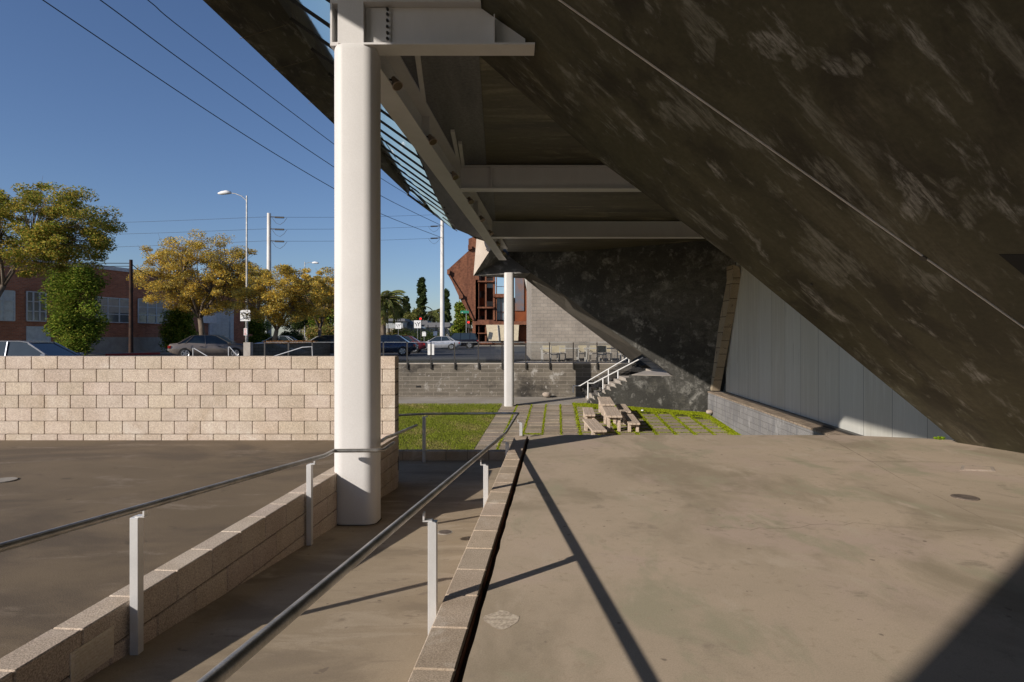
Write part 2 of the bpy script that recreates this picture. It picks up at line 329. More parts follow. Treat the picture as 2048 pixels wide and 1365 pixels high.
# platform slab with a ragged left edge along the slot
pe = [G(-.424+random.uniform(-.005, .005), y, .07) for y in np.arange(-4, 9.7, .17)]
pts = pe+[Vector((.35, 9.78, .07)), Vector((5.25, 9.74, .07)), Vector((6.5, 9.35, .07)), Vector((9.5, 7.0, .07)), Vector((12, 0, .07)), Vector((12, -4, .07))]
sheet('platform', pts, m_slab, 2.9)
sheet('slot_bottom', [G(-.47, -4, .035), G(-.38, -4, .035), G(-.38, 9.6, .035), G(-.47, 9.6, .035)], m_brown)
sheet('slot_rust_angle', [G(-.462, -4, .078), G(-.457, -4, .078), G(-.457, 9.6, .078), G(-.462, 9.6, .078)], m_rust, .1)
jt = MB()
def strip(mb, a, b, w, z):
    a = Vector((*a, z)); b = Vector((*b, z)); n = (b-a).cross(Vector((0, 0, 1))).normalized()*w/2; mb.poly([a-n, a+n, b+n, b-n])
def gp(u, v, z=.07):
    Y = (EYE-z)*F/(v-676); return ((u-1024)/F*Y, Y)
strip(jt, gp(1650, 872), gp(1745, 925), .012, .0712); strip(jt, gp(1745, 925), gp(1800, 957), .007, .0712); strip(jt, gp(1800, 957), gp(2140, 1122), .005, .0712)
tag(jt.build('expansion_joint', surf('joint_line', (.40, .32, .25), (.16, .12, .09), scale=3)), kind='structure')
crk = MB(); pc = None
for i in range(34):
    t = i/33; q = gp(1400+t*560, 1052+t*4+random.uniform(-3, 3)+6*math.sin(t*9)) if i < 34 else None
    if pc: strip(crk, pc, q, .004, .0713)
    pc = q
pc = None
for i in range(20):
    t = i/19; q = gp(1500+t*430, 922+t*4+random.uniform(-1, 1))
    if pc: strip(crk, pc, q, .006, .0713)
    pc = q
tag(crk.build('crack', surf('crack_line', (.2, .16, .12), (.26, .21, .15), scale=4)), kind='structure')
# court
court = MB()
def cg(xo, Y, d=0): return Vector((xo+K*Y, Y, gz(Y)+d))
tag(court.poly([Vector((-9, 11.9, gz(11.9)-.03)), Vector((14, 11.9, gz(11.9)-.03)), Vector((14, 32, gz(32)-.03)), Vector((-9, 32, gz(32)-.03))]).build('court_ground', m_soil), kind='structure')
sheet('path', [Vector((-9, 29.6, gz(29.6)+.02)), Vector((3.9, 29.2, gz(29.2)+.02)), Vector((7, 32, gz(32)+.02)), Vector((-9, 32, gz(32)+.02))], m_walk, .1)
pav = MB(); XS = [-2.6]+[-1.88+.67*k for k in range(0, 13)]
for i in range(len(XS)-1):
    y = 17.2+random.uniform(0, .1)*(i > 3)
    while y < 29.0:
        g = .035 if i < 5 else .07; ln_ = .70; gy = .12 if i < 5 else .12; d = random.uniform(.8, 1.12); t = random.uniform(-.006, .006)
        x0, x1 = XS[i]+g, XS[i+1]-g
        if i == 0: x0 = XS[0]+.01
        lim = 6.25
        if x1 < lim and y+ln_ < 29.3-.0*max(0, XS[i]):
            yy = y+random.uniform(-.01, .01)
            if not (i > 5 and yy > 27.6-.45*(i-6) ):
                pav.prism([cg(x0, yy, .04+t), cg(x1, yy, .04+t), cg(x1, yy+ln_-gy, .04), cg(x0, yy+ln_-gy, .04)], (0, 0, -.06), (d, d*random.uniform(.96, 1.0), d*random.uniform(.9, 1)))
        y += ln_
tag(pav.build('paving', m_paver), kind='structure')
# grass of the lawn
n = 110000; gx = rng.uniform(-9.5, -2.62, n); gy = rng.uniform(17, 29.5, n)
keep = (gx+K*gy) > -9; gx, gy = gx[keep], gy[keep]; n = len(gx)
ctr = np.stack([gx+K*gy, gy, gz(gy)+.03], 1); dr = rng.normal(size=(n, 3))*.45; dr[:, 2] = 1
pt = np.sin(gx*2.1+np.sin(gy*1.3))*np.sin(gy*1.7+gx)
base = np.where((pt+rng.normal(size=n)*.5 > .62)[:, None], (.34, .29, .11), (.22, .26, .035)); base = base*rng.uniform(.6, 1.35, (n, 1))
tag(quads('grass', ctr, rng.uniform(.015, .036, n), dr, m_grass, base, aspect=.3), 'short green lawn grass with dry patches beside the sunken paving', 'grass', kind='stuff')
# moss between pavers
mc = []
for i, x in enumerate(XS[1:]):
    w = .035 if i < 4 else .06; m = 1600 if i < 4 else 3000
    yy = rng.uniform(17, 29.2, m); mc.append(np.stack([x+rng.normal(size=m)*w*.7, yy], 1))
for j in range(17):
    y = 17.2+.7*j; m = 1600; xx = rng.uniform(.9, 6.3, m); mc.append(np.stack([xx, y-.02+rng.normal(size=m)*.02], 1))
m = 26000; xx = rng.uniform(.7, 7, m); lim = 29.2-np.clip(xx-.6, 0, 9)*.46; mc.append(np.stack([xx, lim+rng.normal(size=m)*.28*np.clip((xx+.6)*.6, .25, 1.1)], 1))
m = 9000; yy = rng.uniform(18, 27, m); mc.append(np.stack([6.4-np.abs(rng.normal(size=m))*.2, yy], 1))
m = 900; mc.append(np.stack([rng.uniform(-1.2, -.6, m), 21.8+rng.normal(size=m)*.05], 1))
mc = np.concatenate(mc); n = len(mc)
ctr = np.stack([mc[:, 0]+K*mc[:, 1], mc[:, 1], gz(mc[:, 1])+.03+rng.uniform(0, .02, n)], 1); dr = rng.normal(size=(n, 3)); dr[:, 2] = np.abs(dr[:, 2])+.3
tag(quads('moss', ctr, rng.uniform(.012, .032, n), dr, m_grass, np.array((.29, .34, .02))*rng.uniform(.55, 1.3, (n, 1)), aspect=.7), 'bright green moss filling the gaps between the court pavers', 'moss', kind='stuff')
# a little weed tuft where dark wall meets platform
n = 120; ctr = np.stack([rng.normal(6.44, .035, n), rng.normal(9.33, .015, n), .075+rng.uniform(0, .03, n)], 1)
tag(quads('weeds', ctr, rng.uniform(.01, .03, n), rng.normal(size=(n, 3)), m_grass, np.array((.2, .3, .02))*rng.uniform(.6, 1.2, (n, 1))), 'small green weeds growing at the foot of the leaning dark slab', 'weeds', kind='stuff')

# ------------------------------------------------------------------ block walls
def blocks(mb, mo, origin, axis, length, ztop, rows, th, side=1, bl=.406, bh=.203, shift0=0., bottom=None, joint=.006, jit=.10):
    """running-bond wall; axis: unit vector in plan, blocks skewed to it; side: direction of thickness"""
    ax = Vector((axis[0], axis[1], 0)).normalized(); nr = Vector((-ax.y, ax.x, 0))*side
    for r in range(rows):
        z1 = ztop-r*bh; z0 = z1-bh; s = -(shift0+(bl/2 if r % 2 else 0)) % bl - bl
        while s < length:
            a = max(s, 0)+joint/2; b = min(s+bl, length)-joint/2; s += bl
            if b-a < .03: continue
            n0 = len(mb.v); d = 1+random.uniform(-jit, jit); c = (d, d*random.uniform(.98, 1.005), d*random.uniform(.955, 1.01))
            mb.bbox(a, b, 0, th, z0+joint/2, z1-joint/2+random.uniform(-.001, .001), .007, c)
            for i in range(n0, len(mb.v)):
                x, y, z = mb.v[i]; q = origin+ax*x+nr*y; mb.v[i] = (q.x, q.y, z)
    q = [origin+ax*.004+nr*.012, origin+ax*(length-.004)+nr*.012, origin+ax*(length-.004)+nr*(th-.012), origin+ax*.004+nr*(th-.012)]
    mo.prism([Vector((p.x, p.y, ztop-.012)) for p in q], (0, 0, -(rows*bh-.01)))
# tall beige wall, running left from x=-1.82
t = thing('block_wall', (-10, 9.8, 0), 'tall beige concrete block wall lit by sun behind the asphalt lot', 'wall')
a = MB(); b = MB(); ztop = EYE-37*9.68/F
L0 = 18.0; blocks(a, b, Vector((-1.82, 9.98, 0)), (-1, 0), L0, ztop, 7, .3, side=1, shift0=.0, jit=.05)
# lower end courses facing the ramp
blocks(a, b, Vector((-1.82, 9.98, 0)), (-1, 0), .42, ztop-7*.203, 4, .3, side=1, shift0=.2)
a.build('blocks', m_block, t, smooth=False); b.build('mortar', m_mortar, t)
# low wall along the ramp
axk = Vector((K, 1, 0)).normalized()
t = thing('block_wall', G(-2.55, 5, -.5), 'low beige block wall along the left side of the ramp', 'wall')
a = MB(); b = MB(); o0 = G(-2.474, -1.5, 0); o0.z = 0
blocks(a, b, o0, axk, 11.15, .085, 5, .17, side=1, shift0=.13, jit=.06)
a.build('blocks', m_block, t); b.build('mortar', m_mortar, t)
lp = P(205, 1277, 3.30)
v = MB(); vy = [3.165, 3.43]; xo = -2.470
for k in range(9):
    z = -.015-.017*k; v.prism([G(xo, vy[0], z), G(xo, vy[1], z), G(xo, vy[1], z-.009), G(xo, vy[0], z-.009)], (.006, 0, 0))
v.prism([G(xo-.004, vy[0]-.02, .0), G(xo-.004, vy[1]+.02, .0), G(xo-.004, vy[1]+.02, -.17), G(xo-.004, vy[0]-.02, -.17)], (.006, 0, 0))
v.build('vent_grille', surf('grille_paint', (.72, .63, .50), (.66, .57, .45)), t)
# curb
t = thing('kerb_wall', G(-.56, 3, -.5), 'low block kerb wall between the ramp and the concrete platform', 'kerb')
a = MB(); b = MB(); o0 = G(-.66, -2, 0); o0.z = 0
for r in range(5): pass
blocks(a, b, o0, axk, 11.62, .095, 1, .195, side=-1, shift0=.03, jit=.12); blocks(a, b, o0, axk, 11.62, .095-.203, 4, .195, side=-1, shift0=.23, jit=.12)
a.build('blocks', m_curb, t); b.build('mortar', surf('kerb_mortar', (.26, .21, .16), (.2, .16, .12)), t)
# lawn retaining wall
t = thing('block_wall', (-2, 11.8, -.9), 'one course high dark beige block wall at the foot of the ramp', 'wall')
a = MB(); b = MB(); blocks(a, b, Vector((-6, 11.7, 0)), (1, 0), 7.5, -.54, 2, .2, side=1, shift0=.12); a.build('blocks', m_curb, t); b.build('mortar', m_mortar, t)
tag(MB().box(-6, 1.5, 11.72, 11.88, -3, -.75).build('retaining_wall', m_mortar), 'buried concrete wall face below the ramp landing toward the lawn', 'wall')

# ------------------------------------------------------------------ handrails
def rail(name, pts, label, group='handrails of the ramp', r=.021): 
    t = thing(name, pts[0], label, 'handrail', group); MB().tube(pts, r, 12).build('rail', m_galv, t, smooth=True, sharp=60); return t
def post(t, base, top, side, w=.05, d=.012):
    mb = MB(); x, y, z = base; mb.bbox(x-w/2, x+w/2, y-.028, y+.028, z, top, .003); o = mb.build('post', m_alu, t)
    b = MB(); s = side; b.box(x+s*.0, x+s*(w/2+.03), y-.02, y+.02, top, top+.008); b.box(x+s*(w/2+.02), x+s*(w/2+.03), y-.02, y+.02, top+.006, top+.05); b.build('bracket', m_alu, o)
def zr(Y): return .926-.0833*Y
rr = [G(-.8, y, zr(y)) for y in (-1, 1, 3, 5, 7, 9.4)]+[G(-.8, 9.55, .13), Vector((.10, 11.4, .19)), Vector((.12, 11.5, .195)), Vector((.08, 11.54, .195)), Vector((-1.6, 11.5, .19)), Vector((-2.3, 11.45, .16)), Vector((-4, 11.4, .16))]
tr = rail('handrail', rr, 'long grey pipe handrail right of the ramp, turning along the lawn edge')
for Y, side in ((-.2, -1), (3.53, -1), (6.15, -1), (8.75, -1)):
    zt = zr(Y)-.075; post(tr, (G(-.71, Y, 0).x, Y, ramp(Y)+.001), zt, side)
post(tr, (G(-.56, 9.5, 0).x, 9.5, .1), .30, -1, .045)
post(tr, (-1.63, 11.5, -.71), .13, 1, .06)
lf = [G(-2.37, y, zr(y)) for y in (-1, 1, 3, 5, 6.45)]+[Vector((-1.88, 6.56, .39)), Vector((-1.83, 6.84, .385)), Vector((-1.44, 6.88, .385)), Vector((-1.395, 6.92, .385)), Vector((-1.40, 7.4, .36))]
lf = [G(-2.37, y, zr(y)) for y in (-1, 1, 3, 5, 6.3)]+[Vector((-1.93, 6.72, .375)), Vector((-1.47, 6.74, .375)), Vector((-1.41, 6.80, .37)), Vector((-1.43, 7.5, .33))]
tl = rail('handrail', lf, 'grey pipe handrail over the low block wall, bending round the big column')
for Y in (.9, 3.58, 6.08): post(tl, (G(-2.43, Y, 0).x, Y, ramp(Y)+.001), zr(Y)-.06, 1)
t3 = rail('handrail', [Vector((-1.57, 7.45, .36)), Vector((-1.6, 7.9, .33)), G(-2.30, 8.6, .24), G(-2.37, 9.9, .15), G(-2.36, 10.4, .13)], 'short dark pipe handrail emerging behind the big column beside the beige wall')

# ------------------------------------------------------------------ columns
def rounded(cx, cy, wx, wy, r, n=6):
    o = []
    for (sx, sy, a0) in ((1, 1, 0), (-1, 1, 90), (-1, -1, 180), (1, -1, 270)):
        for k in range(n+1):
            a = math.radians(a0+90*k/n); o.append((cx+sx*(wx/2-r)+r*math.cos(a), cy+sy*(wy/2-r)+r*math.sin(a)))
    return o
def column(t, cx, cy, wx, wy, r, z0, z1, mat):
    mb = MB(); ring = rounded(cx, cy, wx, wy, r); zs = [z0, z1-.06, z1-.02, z1]; sc = [1, 1, .985, .93]; n = len(ring)
    for z, s in zip(zs, sc): mb.v += [(cx+(x-cx)*s, cy+(y-cy)*s, z) for x, y in ring]
    for i in range(3):
        for k in range(n): mb.f.append((i*n+k, i*n+(k+1) % n, (i+1)*n+(k+1) % n, (i+1)*n+k)); mb.c.append(None)
    mb.f.append(tuple(3*n+k for k in range(n))); mb.c.append(None)
    return mb.build('shaft', mat, t, smooth=True, sharp=35)
CX, CY = -1.778, 7.155
tc = thing('steel_column', (CX, CY, -.55), 'big white rounded steel column standing in the ramp, nearest the camera', 'column', 'white steel columns')
column(tc, CX, CY, .48, .45, .13, -.56, 4.90, m_col)
h = MB(); ring = rounded(CX, CY, .505, .475, .14); h.prism([Vector((x, y, ramp(y)+.004)) for x, y in ring], (0, 0, .006)); h.build('base_grout', m_mortar, tc)
h = MB(); h.box(-1.955, -1.665, 6.95, 7.35, 4.90, 5.75); h.build('head_block', m_col, tc)
h = MB(); x0, x1, y0, y1 = -2.045, -1.955, 6.97, 7.30
h.box(x0, x1, y0, y1, 4.885, 4.925); h.box(x0, x0+.022, y0, y1, 4.925, 5.36); h.box(x0, x1, y0, y1, 5.36, 5.40); h.box(x0+.022, x1, 7.2, 7.21, 4.925, 5.36); h.build('channel_end', m_white, tc)
t2 = thing('steel_column', P(1018, 815, 28.5), 'slender white steel column rising from the lawn edge, far end of the girder', 'column', 'white steel columns')
c2 = P(1018, 815, 28.5); column(t2, c2.x, 28.7, .46, .46, .14, c2.z-.05, P(1018, 545, 28.4).z, m_white)

# ------------------------------------------------------------------ steel beams
def ibeam(mb, a, b, depth, w, tf=.03, tw=.018, axis='x', skew=0, cut=None):
    pass
def beamx(t, x0, x1, Y, z0, depth, w, tf, bolts=False, web_pts=None):
    m = MB(); m.box(x0, x1, Y-w/2, Y+w/2, z0, z0+tf); m.build('bottom_flange', m_white, t)
    m = MB(); m.box(x0, (x1 if not web_pts else -.35), Y-w/2, Y+w/2, z0+depth-tf, z0+depth); m.build('top_flange', m_white, t)
    m = MB()
    if web_pts: m.prism([Vector((x, Y-.01, z)) for x, z in web_pts], (0, .02, 0))
    else: m.box(x0, x1, Y-.01, Y+.01, z0+tf, z0+depth-tf)
    m.build('web', m_white, t)
Y1 = 7.06
tb = thing('steel_beam', (-.7, Y1, 4.88), 'thick white steel beam bolted to the big column, running into the dark slab', 'beam', 'white cross beams')
beamx(tb, -1.66, .256, Y1, 4.875, .50, .28, .022, web_pts=[(-1.66, 4.897), (.15, 4.897), (.15, 5.0), (-.36, 5.353), (-1.66, 5.353)])
s_ = MB(); s_.box(-.205, -.193, Y1-.13, Y1-.01, 4.897, 5.22); s_.build('stiffener', m_white, tb)
s_ = MB(); s_.box(-1.60, -1.375, Y1-.028, Y1-.0105, 4.90, 5.34); s_.build('splice_plate', m_white, tb)
for z in (4.92, 4.985, 5.05, 5.12, 5.19, 5.26, 5.32):
    mb = MB(); mb.tube([(-1.41, Y1-.06, z), (-1.41, Y1-.027, z)], .016, 6); mb.tube([(-1.41, Y1-.075, z), (-1.41, Y1-.06, z)], .009, 6); mb.build('bolt', m_darksteel, tb)
for (Yb, lab) in ((13.75, 'middle white steel cross beam under the brown soffit'), (20.3, 'farthest white steel cross beam in front of the black wall')):
    tb = thing('steel_beam', (0, Yb, 4.87), lab, 'beam', 'white cross beams')
    beamx(tb, -2.15+K*Yb, 9.0, Yb, 4.87, .52, .30, .022)
    m = MB(); m.box(-2.15+K*Yb+.68, -2.15+K*Yb+.70, Yb-.13, Yb-.01, 4.892, 5.37); m.build('stiffener', m_white, tb)
tg = thing('steel_girder', G(-2.31, 16, 4.88), 'long white steel girder running away from the big column to the far capital', 'girder')
def boxk(mb, xa, xb, ya, yb, za, zb): mb.box(xa, xb, ya, yb, za, zb, skew=K)
m = MB(); boxk(m, -2.47, -2.15, 7.37, 26.2, 4.875, 4.90); m.build('bottom_flange', m_white, tg)
m = MB(); boxk(m, -2.32, -2.30, 7.37, 26.2, 4.90, 5.35); m.build('web', m_white, tg)
m = MB(); boxk(m, -2.47, -2.10, 7.37, 26.2, 5.35, 5.375); m.build('top_flange', m_white, tg)
for Ys in (10.5, 17, 23.5):
    m = MB(); boxk(m, -2.30, -2.17, Ys, Ys+.02, 4.90, 5.35); m.build('stiffener', m_white, tg)
# spotlights
sp = None
sl = [8.1, 10.4, 12.7, 15.0, 17.3, 19.6, 21.9, 24.2]
ordn = ['first', 'second', 'third', 'fourth', 'fifth', 'sixth', 'seventh', 'eighth']
for i, Y in enumerate(sl):
    if sp is None:
        sp = thing('spotlight', (0, 0, 0), 'x', 'spotlight', 'spotlights along the girder'); o = sp
        m = MB(); m.tube([(-.14, 0, .06), (0, 0, .03)], .012, 8); m.tube([(-.14, 0, .0), (-.14, 0, .12)], .02, 8); m.build('arm', m_darksteel, sp, world=False)
        m = MB(); m.tube([(-.02, .02, .07), (.0, .0, .035), (.05, -.04, -.06)], [.03, .038, .075], 14); m.build('lamp_shade', plain('spot_shade', (.35, .27, .21), .4), sp, world=False, smooth=True, sharp=40)
        m = MB(); m.tube([(.048, -.038, -.056), (.052, -.042, -.064)], [.062, .062], 14); m.build('lens', plain('spot_lens', (.12, .09, .05), .2), sp, world=False)
    else: o = copy_tree(sp)
    o.location = G(-2.13, Y, 4.93); o['label'] = 'small conical spotlight clipped to the girder, %s counting from the big column' % ordn[i]

# ------------------------------------------------------------------ the angular building
tbd = thing('angular_building', (3, 15, 0), 'dark angular building with leaning slab, soffit and black wall overhead', 'building')
def Rz(X, Y): return 6.74-.705*X-.2307*Y
def Ry(u, v):
    a = (u-1024)/F; b = (676-v)/F; Y = 5.14/(b+.705*a+.2307); return Vector((a*Y, Y, EYE+b*Y))
def RP(X, Y): return Vector((X, Y, Rz(X, Y)))
up = Vector((.25, .1, .35))
LY = 6.2
def Yedge(X): return 7.92+(X+.48)*(9.06-7.92)/(6.44+.48)
base = lambda Y: (6.74-.02-.2307*Y)/.705
m = MB(); q = [RP(-1.0, LY+.02), RP(-1.0, Yedge(-1.0)), RP(-.48, 7.92), Ry(1210, 330), Ry(1480, 530), RP(base(9.06), 9.06), RP(base(LY+.02), LY+.02)]
m.prism(q, up); m.build('leaning_slab', m_stucco, tbd)
m = MB(); q = [RP(-1.6, -9), RP(-1.6, LY-.02), RP(base(LY-.02), LY-.02), RP(base(-9), -9)]
m.prism(q, up); m.build('leaning_slab', m_stucco, tbd)
m = MB(); q0 = [RP(-1.6, LY-.022), RP(-1.6, LY+.022), RP(base(LY)-.0, LY+.022), RP(base(LY)-.0, LY-.022)]
m.prism([p+Vector((0, 0, .03)) for p in q0], up*.3); m.prism([RP(-1.6, LY-.009)+Vector((0, 0, .028)), RP(-1.6, LY+.003)+Vector((0, 0, .028)), RP(base(LY), LY+.003)+Vector((0, 0, .028)), RP(base(LY), LY-.009)+Vector((0, 0, .028))], (-.012, -.004, -.03))
m.build('reglet', plain('pale_metal_strip', (.62, .56, .50), .4), tbd)
nR = Vector((-.705, -.2307, -1)).normalized()
for (u, v_, r) in ((1847, 516, .035), (1623, 569, .018), (1560, 581, .008), (1632, 637, .007)):
    p = Ry(u, v_); MB().tube([p+nR*.012, p-nR*.01], r, 14).build('fixture', m_darksteel, tbd)
p = [Ry(1998, 509), Ry(2075, 509), Ry(2075, 572)]; MB().prism([x+nR*.004 for x in p], -nR*.02).build('opening_shade_plate', m_black, tbd)  # flat black plate; shade inside the triangular opening put into its colour
# ceiling / roof
ZC = 5.42
m = MB(); m.prism([Vector((-1.55, 7.25, ZC)), G(-2.2, 27.5, ZC), Vector((12, 27.5, ZC)), Vector((12, 9.5, ZC)), Vector((5, 9.2, ZC)), Vector((.9, 8.3, ZC)), Vector((.2, 7.25, ZC))], (0, 0, .3)); m.build('soffit', m_ceil, tbd)
m = MB()
def CP(u, v, z): Y = (z-EYE)*F/(676-v); return Vector(((u-1024)/F*Y, Y, z))
m.prism([CP(800, 108, 5.395), CP(958, 108, 5.395), CP(973, 329, 5.395), CP(918, 329, 5.395)], (0, 0, .02)); m.prism([CP(930, 350, 5.395), CP(985, 350, 5.395), CP(991, 442, 5.395), CP(965, 442, 5.395)], (0, 0, .02))
m.build('grey_soffit_panel', m_slate, tbd)  # flat panels; sky bounce on an inclined face put into the grey colour
for (ua, va, ub, vb) in ((833, 95, 848, 205), (905, 262, 918, 326), (920, 285, 926, 330)):
    MB().bar(CP(ua, va, 5.37), CP(ub, vb, 5.37), .07, .05).build('soffit_strap', m_white, tbd)
ZR = 7.37
def Xin(Y): return -4.0-.004*max(0, Y-7)
# roof slab
m = MB(); m.prism([Vector((-6.15+K*-14, -14, ZR+.45)), Vector((-6.15+K*25, 25, ZR+.45)), Vector((-2.6, 28, ZR+.3)), Vector((14, 28, ZR+.45)), Vector((14, -14, ZR+.45))], (0, 0, .6)); m.build('roof', m_stucco, tbd)
m = MB(); m.prism([Vector((-6.15+K*-14, -14, ZR)), P(817, 390, 25), Vector((-4.0, 13, ZR)), Vector((-4.0, -14, ZR))], (0, 0, .42)); m.build('eave_soffit', m_stucco, tbd)
mj = plain('joint_tan', (.13, .11, .07), .7)
for Y in (11.9, 13.3, 15.2, 17.3):
    xo = -6.15+K*Y+.03; MB().bar((xo, Y+.05, ZR-.003), (-4.1, Y-.5, ZR-.003), .012, .006).build('soffit_joint', mj, tbd)
m = MB(); m.prism([Vector((-4.0, -14, ZR+.02)), Vector((-4.0, 13, ZR+.02)), P(817, 389, 25), P(817, 389, 25)+Vector((.05, 0, .3)), Vector((-3.97, 13, ZR+.35)), Vector((-3.97, -14, ZR+.35))], (.02, .0, .0)); m.build('eave_return', m_stucco, tbd)
# sloping glazing
def GLp(u, v):
    a = (u-1024)/F; b = (676-v)/F; Y = 2.77/(b+.75*a); return Vector((a*Y, Y, EYE+b*Y))
def GLx(X, Y): return Vector((X, Y, ZR-.75*(X+4)))
gm, gnt, gb = new_mat('mirror_glazing'); gb.inputs['Base Color'].default_value = (.74, .84, .88, 1); gb.inputs['Metallic'].default_value = 1; gb.inputs['Roughness'].default_value = .045
bb = noise(gnt, coords(gnt, 'pos'), .8, 2); bump(gnt, gb, bb, .10, .03)
m = MB(); nG = Vector((.6, 0, .8))
m.prism([GLx(-4, -10), GLx(-4.05, 25), P(866, 428, 26), P(905, 458, 26.6), GLx(-2.45, 24.5), GLp(868, 386), GLp(817, 268), GLx(-1.9, 10.5), GLx(-1.8, -10)], nG*.03); m.build('sloping_glazing', gm, tbd)
m = MB()
for k in range(-9, 12):
    Yb = 13.3+1.17*k; a = GLx(-4.0, Yb+.25); X1 = -2.0 if k < 2 else -2.3; b = GLx(X1, Yb-.2*(X1+2.81))
    if a.y > 25: 
        t_ = (a.y-25)/(a.y-b.y); a = a.lerp(b, min(.95, t_))
    MB().bar(a-nG*.012, b-nG*.012, .034, .03, up=nG).build('glazing_bar', m_black, tbd)
m = MB(); m.bar(P(815, 389, 24.9), P(868, 428, 26), .06, .06); m.bar(P(866, 427, 26), P(910, 459, 26.8), .06, .06); m.build('glazing_frame', m_stucco, tbd)
# soffit between glazing and girder, and its outer fascia
m = MB(); Lp = [P(780, 216, 11.0), P(817, 268, 12.6), P(845, 328, 15.6), P(868, 386, 19), P(907, 457, 26.4), P(953, 476, 27.6)]; Rp_ = [P(845, 216, 11.0), P(880, 268, 12.6), P(912, 328, 15.6), P(945, 386, 19), P(985, 457, 25.4), P(1003, 492, 27.6)]
for i in range(5): m.prism([Lp[i], Rp_[i], Rp_[i+1], Lp[i+1]], (0, .02, .12))
m.build('side_soffit', m_slate, tbd)
m = MB(); m.prism([P(866, 427, 26.0), P(890, 428, 26.0), P(985, 488, 27.8), P(953, 478, 27.6)], (0, .2, .25)); m.prism([P(866, 428, 26), P(953, 479, 27.55), P(950, 473, 27.9), P(868, 425, 26.3)], (0, .05, .1)); m.build('fascia', m_stucco, tbd)
# black wall on one leaning plane
A0, B0, C0 = P(1418, 828, 26.6), P(1175, 808, 29.6), P(1390, 478, 24.6); nB = (B0-A0).cross(C0-A0).normalized()
if nB.y > 0: nB = -nB
def BP(u, v):
    d = Vector(((u-1024)/F, 1, (676-v)/F)); o = Vector((0, 0, EYE)); return o+d*((A0-o).dot(nB)/d.dot(nB))
steps = [(1181, 799)]
for k in range(9): steps += [(1188+k*8.6 if k else 1188, 799-5.9*k if k == 0 else 799-5.9*k), ]
st = [(1175, 808), (1181, 799)]; x = 1188; y = 799
for k in range(8): st += [(x, y), (x, y-6)]; x += 10.6; y -= 6
wl = [(1418, 828)]+st+[(1264, 751), (1349, 753), (1286, 708), (1130, 591), (1061, 546), (1017, 512), (1021, 498), (1395, 462), (1530, 462), (1475, 548), (1425, 782)]
m = MB(); m.prism([BP(*p) for p in wl], (0, .5, 0)); m.build('black_wall', m_stucco_wall, tbd)
# thickness of the wall edge
m = MB()
inn = [(1061, 546), (1130, 591), (1286, 708)]; outp = [P(1049, 557, 29.6), P(1130, 622, 30.4), P(1262, 722, 31.2)]
iv = [BP(*p)+Vector((0, .02, 0)) for p in inn]
for i in range(2): m.prism([iv[i], iv[i+1], outp[i+1], outp[i]], (.12, .3, .1))
m.build('wall_edge', surf('edge_stucco', (.12, .105, .085), (.09, .08, .065), mode='uv', scale=1), tbd)
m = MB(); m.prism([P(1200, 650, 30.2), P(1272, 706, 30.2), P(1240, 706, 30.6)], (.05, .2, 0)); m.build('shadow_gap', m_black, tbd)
# capital on the far column
c1, c2_, c3 = P(953, 477, 28.9), P(988, 489, 27.5), P(947, 552, 28.2); c4 = BP(1061, 546); c5 = BP(1017, 512); bk = P(1010, 556, 29.4); tp = P(1000, 480, 29.4); c6 = P(1049, 557, 29.6)
m = MB(); m.poly([c1, c3, c2_]); m.build('capital_lit_face', surf('capital_sunlit_stucco', (.42, .36, .30), (.47, .41, .345), scale=1.2), tbd)  # sunlight on this face is put into its paler colour
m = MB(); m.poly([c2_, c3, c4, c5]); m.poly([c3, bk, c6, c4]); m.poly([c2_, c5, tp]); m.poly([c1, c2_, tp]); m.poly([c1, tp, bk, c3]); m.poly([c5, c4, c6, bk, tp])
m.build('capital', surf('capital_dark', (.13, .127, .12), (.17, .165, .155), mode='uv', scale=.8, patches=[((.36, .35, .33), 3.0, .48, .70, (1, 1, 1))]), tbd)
MB().prism([P(985, 470, 29.9), P(1040, 470, 29.9), P(1062, 546, 29.9), P(1000, 546, 29.9)], (0, .3, 0)).build('capital_core', m_stucco_wall, tbd)
# metal wall and pier
def mw(u, v): 
    Y = 6.9/((u-1115)/F); return Vector(((u-1024)/F*Y, Y, EYE-(v-676)/F*Y))
b0 = G(6.95, 25.6, -.62); b1 = G(6.95, 9.0, -.73)
m = MB(); m.prism([b0, b1, b1+Vector((0, 0, 6.2)), b0+Vector((.0, 0, 6.1))], (.15, 0, 0)); m.build('metal_wall', m_mwall, tbd)
m = MB(); m.box(6.80, 6.95, 9.0, 25.4, -.80, -.62, skew=K); m.build('base_flashing', m_darksteel, tbd)
m = MB()
pp = [P(1424, 782, 26.0), P(1440, 782, 26.0), P(1482, 560, 23.6), P(1466, 560, 23.6)]; m.prism(pp, (0, .7, 0)); m.prism([P(1466, 560, 23.6), P(1482, 560, 23.6), P(1480, 535, 23.4), P(1466, 530, 23.4)], (0, .7, 0))
m.build('block_pier', brick_mat('pier_block', (.28, .23, .16), (.34, .28, .2), (.13, .1, .07), 1.5, .62, .02, patches=[((.14, .11, .08), 3, .6, .66, (1, 1, 1))]), tbd)
m = MB(); m.prism([P(1440, 782, 26.2), P(1447, 783, 26.2), P(1496, 545, 23.8), P(1482, 545, 23.8)], (0, .5, 0)); m.build('shadow_gap', m_black, tbd)
